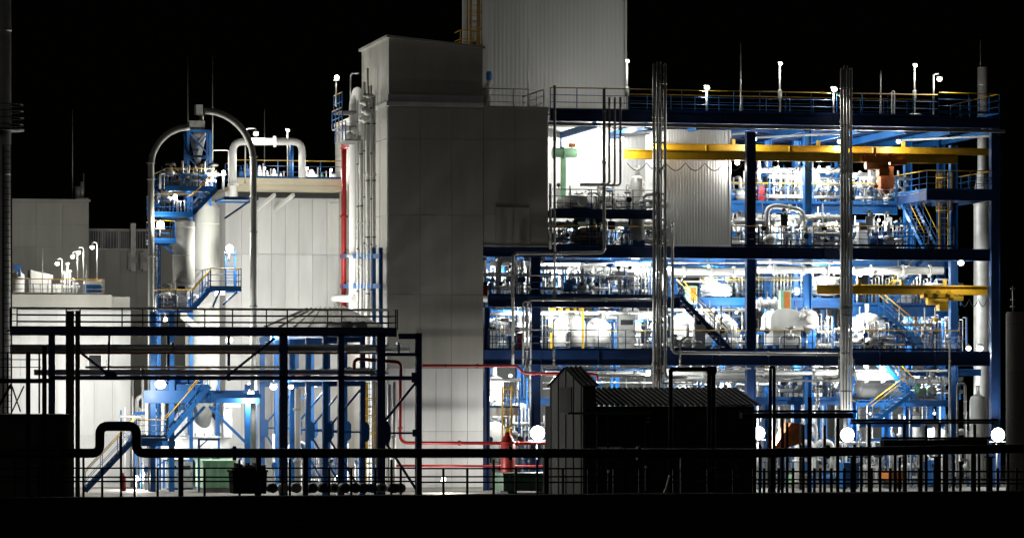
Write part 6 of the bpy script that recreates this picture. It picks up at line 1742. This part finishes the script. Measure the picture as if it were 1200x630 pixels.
for k in range(14):
    px = 275 + k*2.7
    B().box(XA(px, Y), XA(px + 2.2, Y), Y + .2, Y + .9, zt + .1, zt + .12 + rng.uniform(.05, .3)).obj('scrap_piece', 'black', bx)
# drums lying on the crest, ends to the camera
CM = ['dgreen', 'panel', 'panel', 'dgreen', 'dark', 'panel', 'dark', 'shedl', 'dark', 'blue', 'panel', 'dark', 'grey']
CW = {'dgreen': 'green', 'grey': 'grey', 'dark': 'dark', 'panel': 'white-rimmed', 'shedl': 'dull brown', 'blue': 'blue'}
for i, px in enumerate((320, 333, 348, 367, 380, 392, 405, 417, 427, 436, 448, 462, 470)):
    Y = Yf + 1.4
    r = 5.6*MPP(px, Y)
    zc = ZA(571.5, Y, px)
    q = thing('steel_drum', 'x', 'drum', (XA(px, Y), Y, zc - r), 'drums on the dyke crest')
    later(q, f'{CW[CM[i]] if i > 3 or CM[i] != "panel" else "pale"} steel drum lying end-on', 'in the row below the rack', px)
    B().lathe((XA(px, Y), Y, zc), [(r*.96, 0), (r*.96, .88)], 18, 'y').obj('shell', CM[i], q)
    B().lathe((XA(px, Y), Y, zc), [(r*.9, -.03), (r*1.0, -.035), (r*1.0, .04), (r*.97, .05)], 18, 'y').obj('rim', 'panel' if CM[i] == 'panel' else CM[i], q)
    if CM[i] == 'panel' and i > 3: B().lathe((XA(px, Y), Y - .036, zc), [(r*.55, -.01), (r*.55, .0)], 14, 'y').obj('lid_hole', 'black', q)
for px, py in ((757, 547), (713, 552)):
    q = thing('marker_reflector', f'tiny pale reflector {"near the downpipe" if px == 757 else "under the shed window"} on the fence', 'reflector', P(px, py, Yf + .6), 'reflectors')
    B().box(XA(px, Yf + .6) - .05, XA(px, Yf + .6) + .05, Yf + .6, Yf + .63, ZA(py + 1.5, Yf, px), ZA(py - 1.5, Yf, px)).obj('plate', 'white', q)
    B().box(XA(px, Yf + .6) - .02, XA(px, Yf + .6) + .02, Yf + .64, Yf + .68, EZ, ZA(py + 1, Yf, px)).obj('stake', 'dark', q)
lp = thing('leaning_pole', 'short pale leaning stake with orange foot on the dyke in front of the shed', 'stake', P(779, 578, Yf - .5))
B().obar(P(779, 577, Yf - .5), P(784.5, 556, Yf - .5), .07, .05).obj('shaft', 'panel', lp)
B().obar(P(778.5, 578.5, Yf - .55), P(780, 573, Yf - .55), .12, .1).obj('foot', 'orange', lp)
# small equipment round the silo and under the rack branch
def fill2(place, z, hmax, px0, px1, Ys, n, mix):
    for i in range(n):
        px = px0 + (px1 - px0)*(i + rng.uniform(.15, .85))/n
        kind = rng.choice(mix)
        h = {'pipe': hmax, 'loop': hmax*.8, 'vessel': hmax*.8, 'pump': 1.0, 'cab': 1.5, 'valve': 1.5, 'man': hmax*.8, 'frame': hmax*.7, 'instr': 1.5, 'rack': min(2.5, hmax)}[kind]
        m = {'pipe': 'alu', 'loop': 'white', 'vessel': 'alu', 'pump': 'blue', 'cab': 'steel', 'valve': 'dark', 'man': 'alu', 'frame': 'blue', 'instr': 'steel', 'rack': 'blue'}[kind]
        r = {'pipe': .07, 'loop': .12, 'vessel': .45, 'cab': .2, 'man': .07}.get(kind, 1)
        put(kind, px, rng.choice(Ys), z, h, m, r, place)
fill2('on the silo top platform', ZA(221, 3.6, 223), 1.5, 197, 250, (4.1, 4.6, 7.5), 8, ['instr', 'rack', 'man', 'pipe', 'loop', 'valve'])
fill2('on platform just left of silo top', ZA(251, 3.2, 203), 1.2, 183, 205, (3.8, 4.4), 4, ['instr', 'rack', 'valve', 'pipe'])
fill2('on the lower silo platform', ZA(363, 3.2, 205), 1.2, 188, 224, (4.0, 4.8), 5, ['instr', 'rack', 'valve', 'cab'])
fill2('on the ground below the silo', .01, 2.5, 165, 300, (3, 4.5, 5.5, 10), 13, ['rack', 'pump', 'valve', 'man', 'pipe', 'cab', 'vessel', 'frame', 'instr'])
fill2('on the ground under the rack branch', .01, 3.0, 318, 405, (1, 3, 6, 9), 9, ['rack', 'valve', 'man', 'pipe', 'cab', 'loop', 'instr'])
fill2('behind the annex corner under the rack', .01, 6.0, 154, 178, (9, 11, 13), 6, ['rack', 'man', 'pipe', 'vessel', 'loop', 'frame'])
settle_labels()
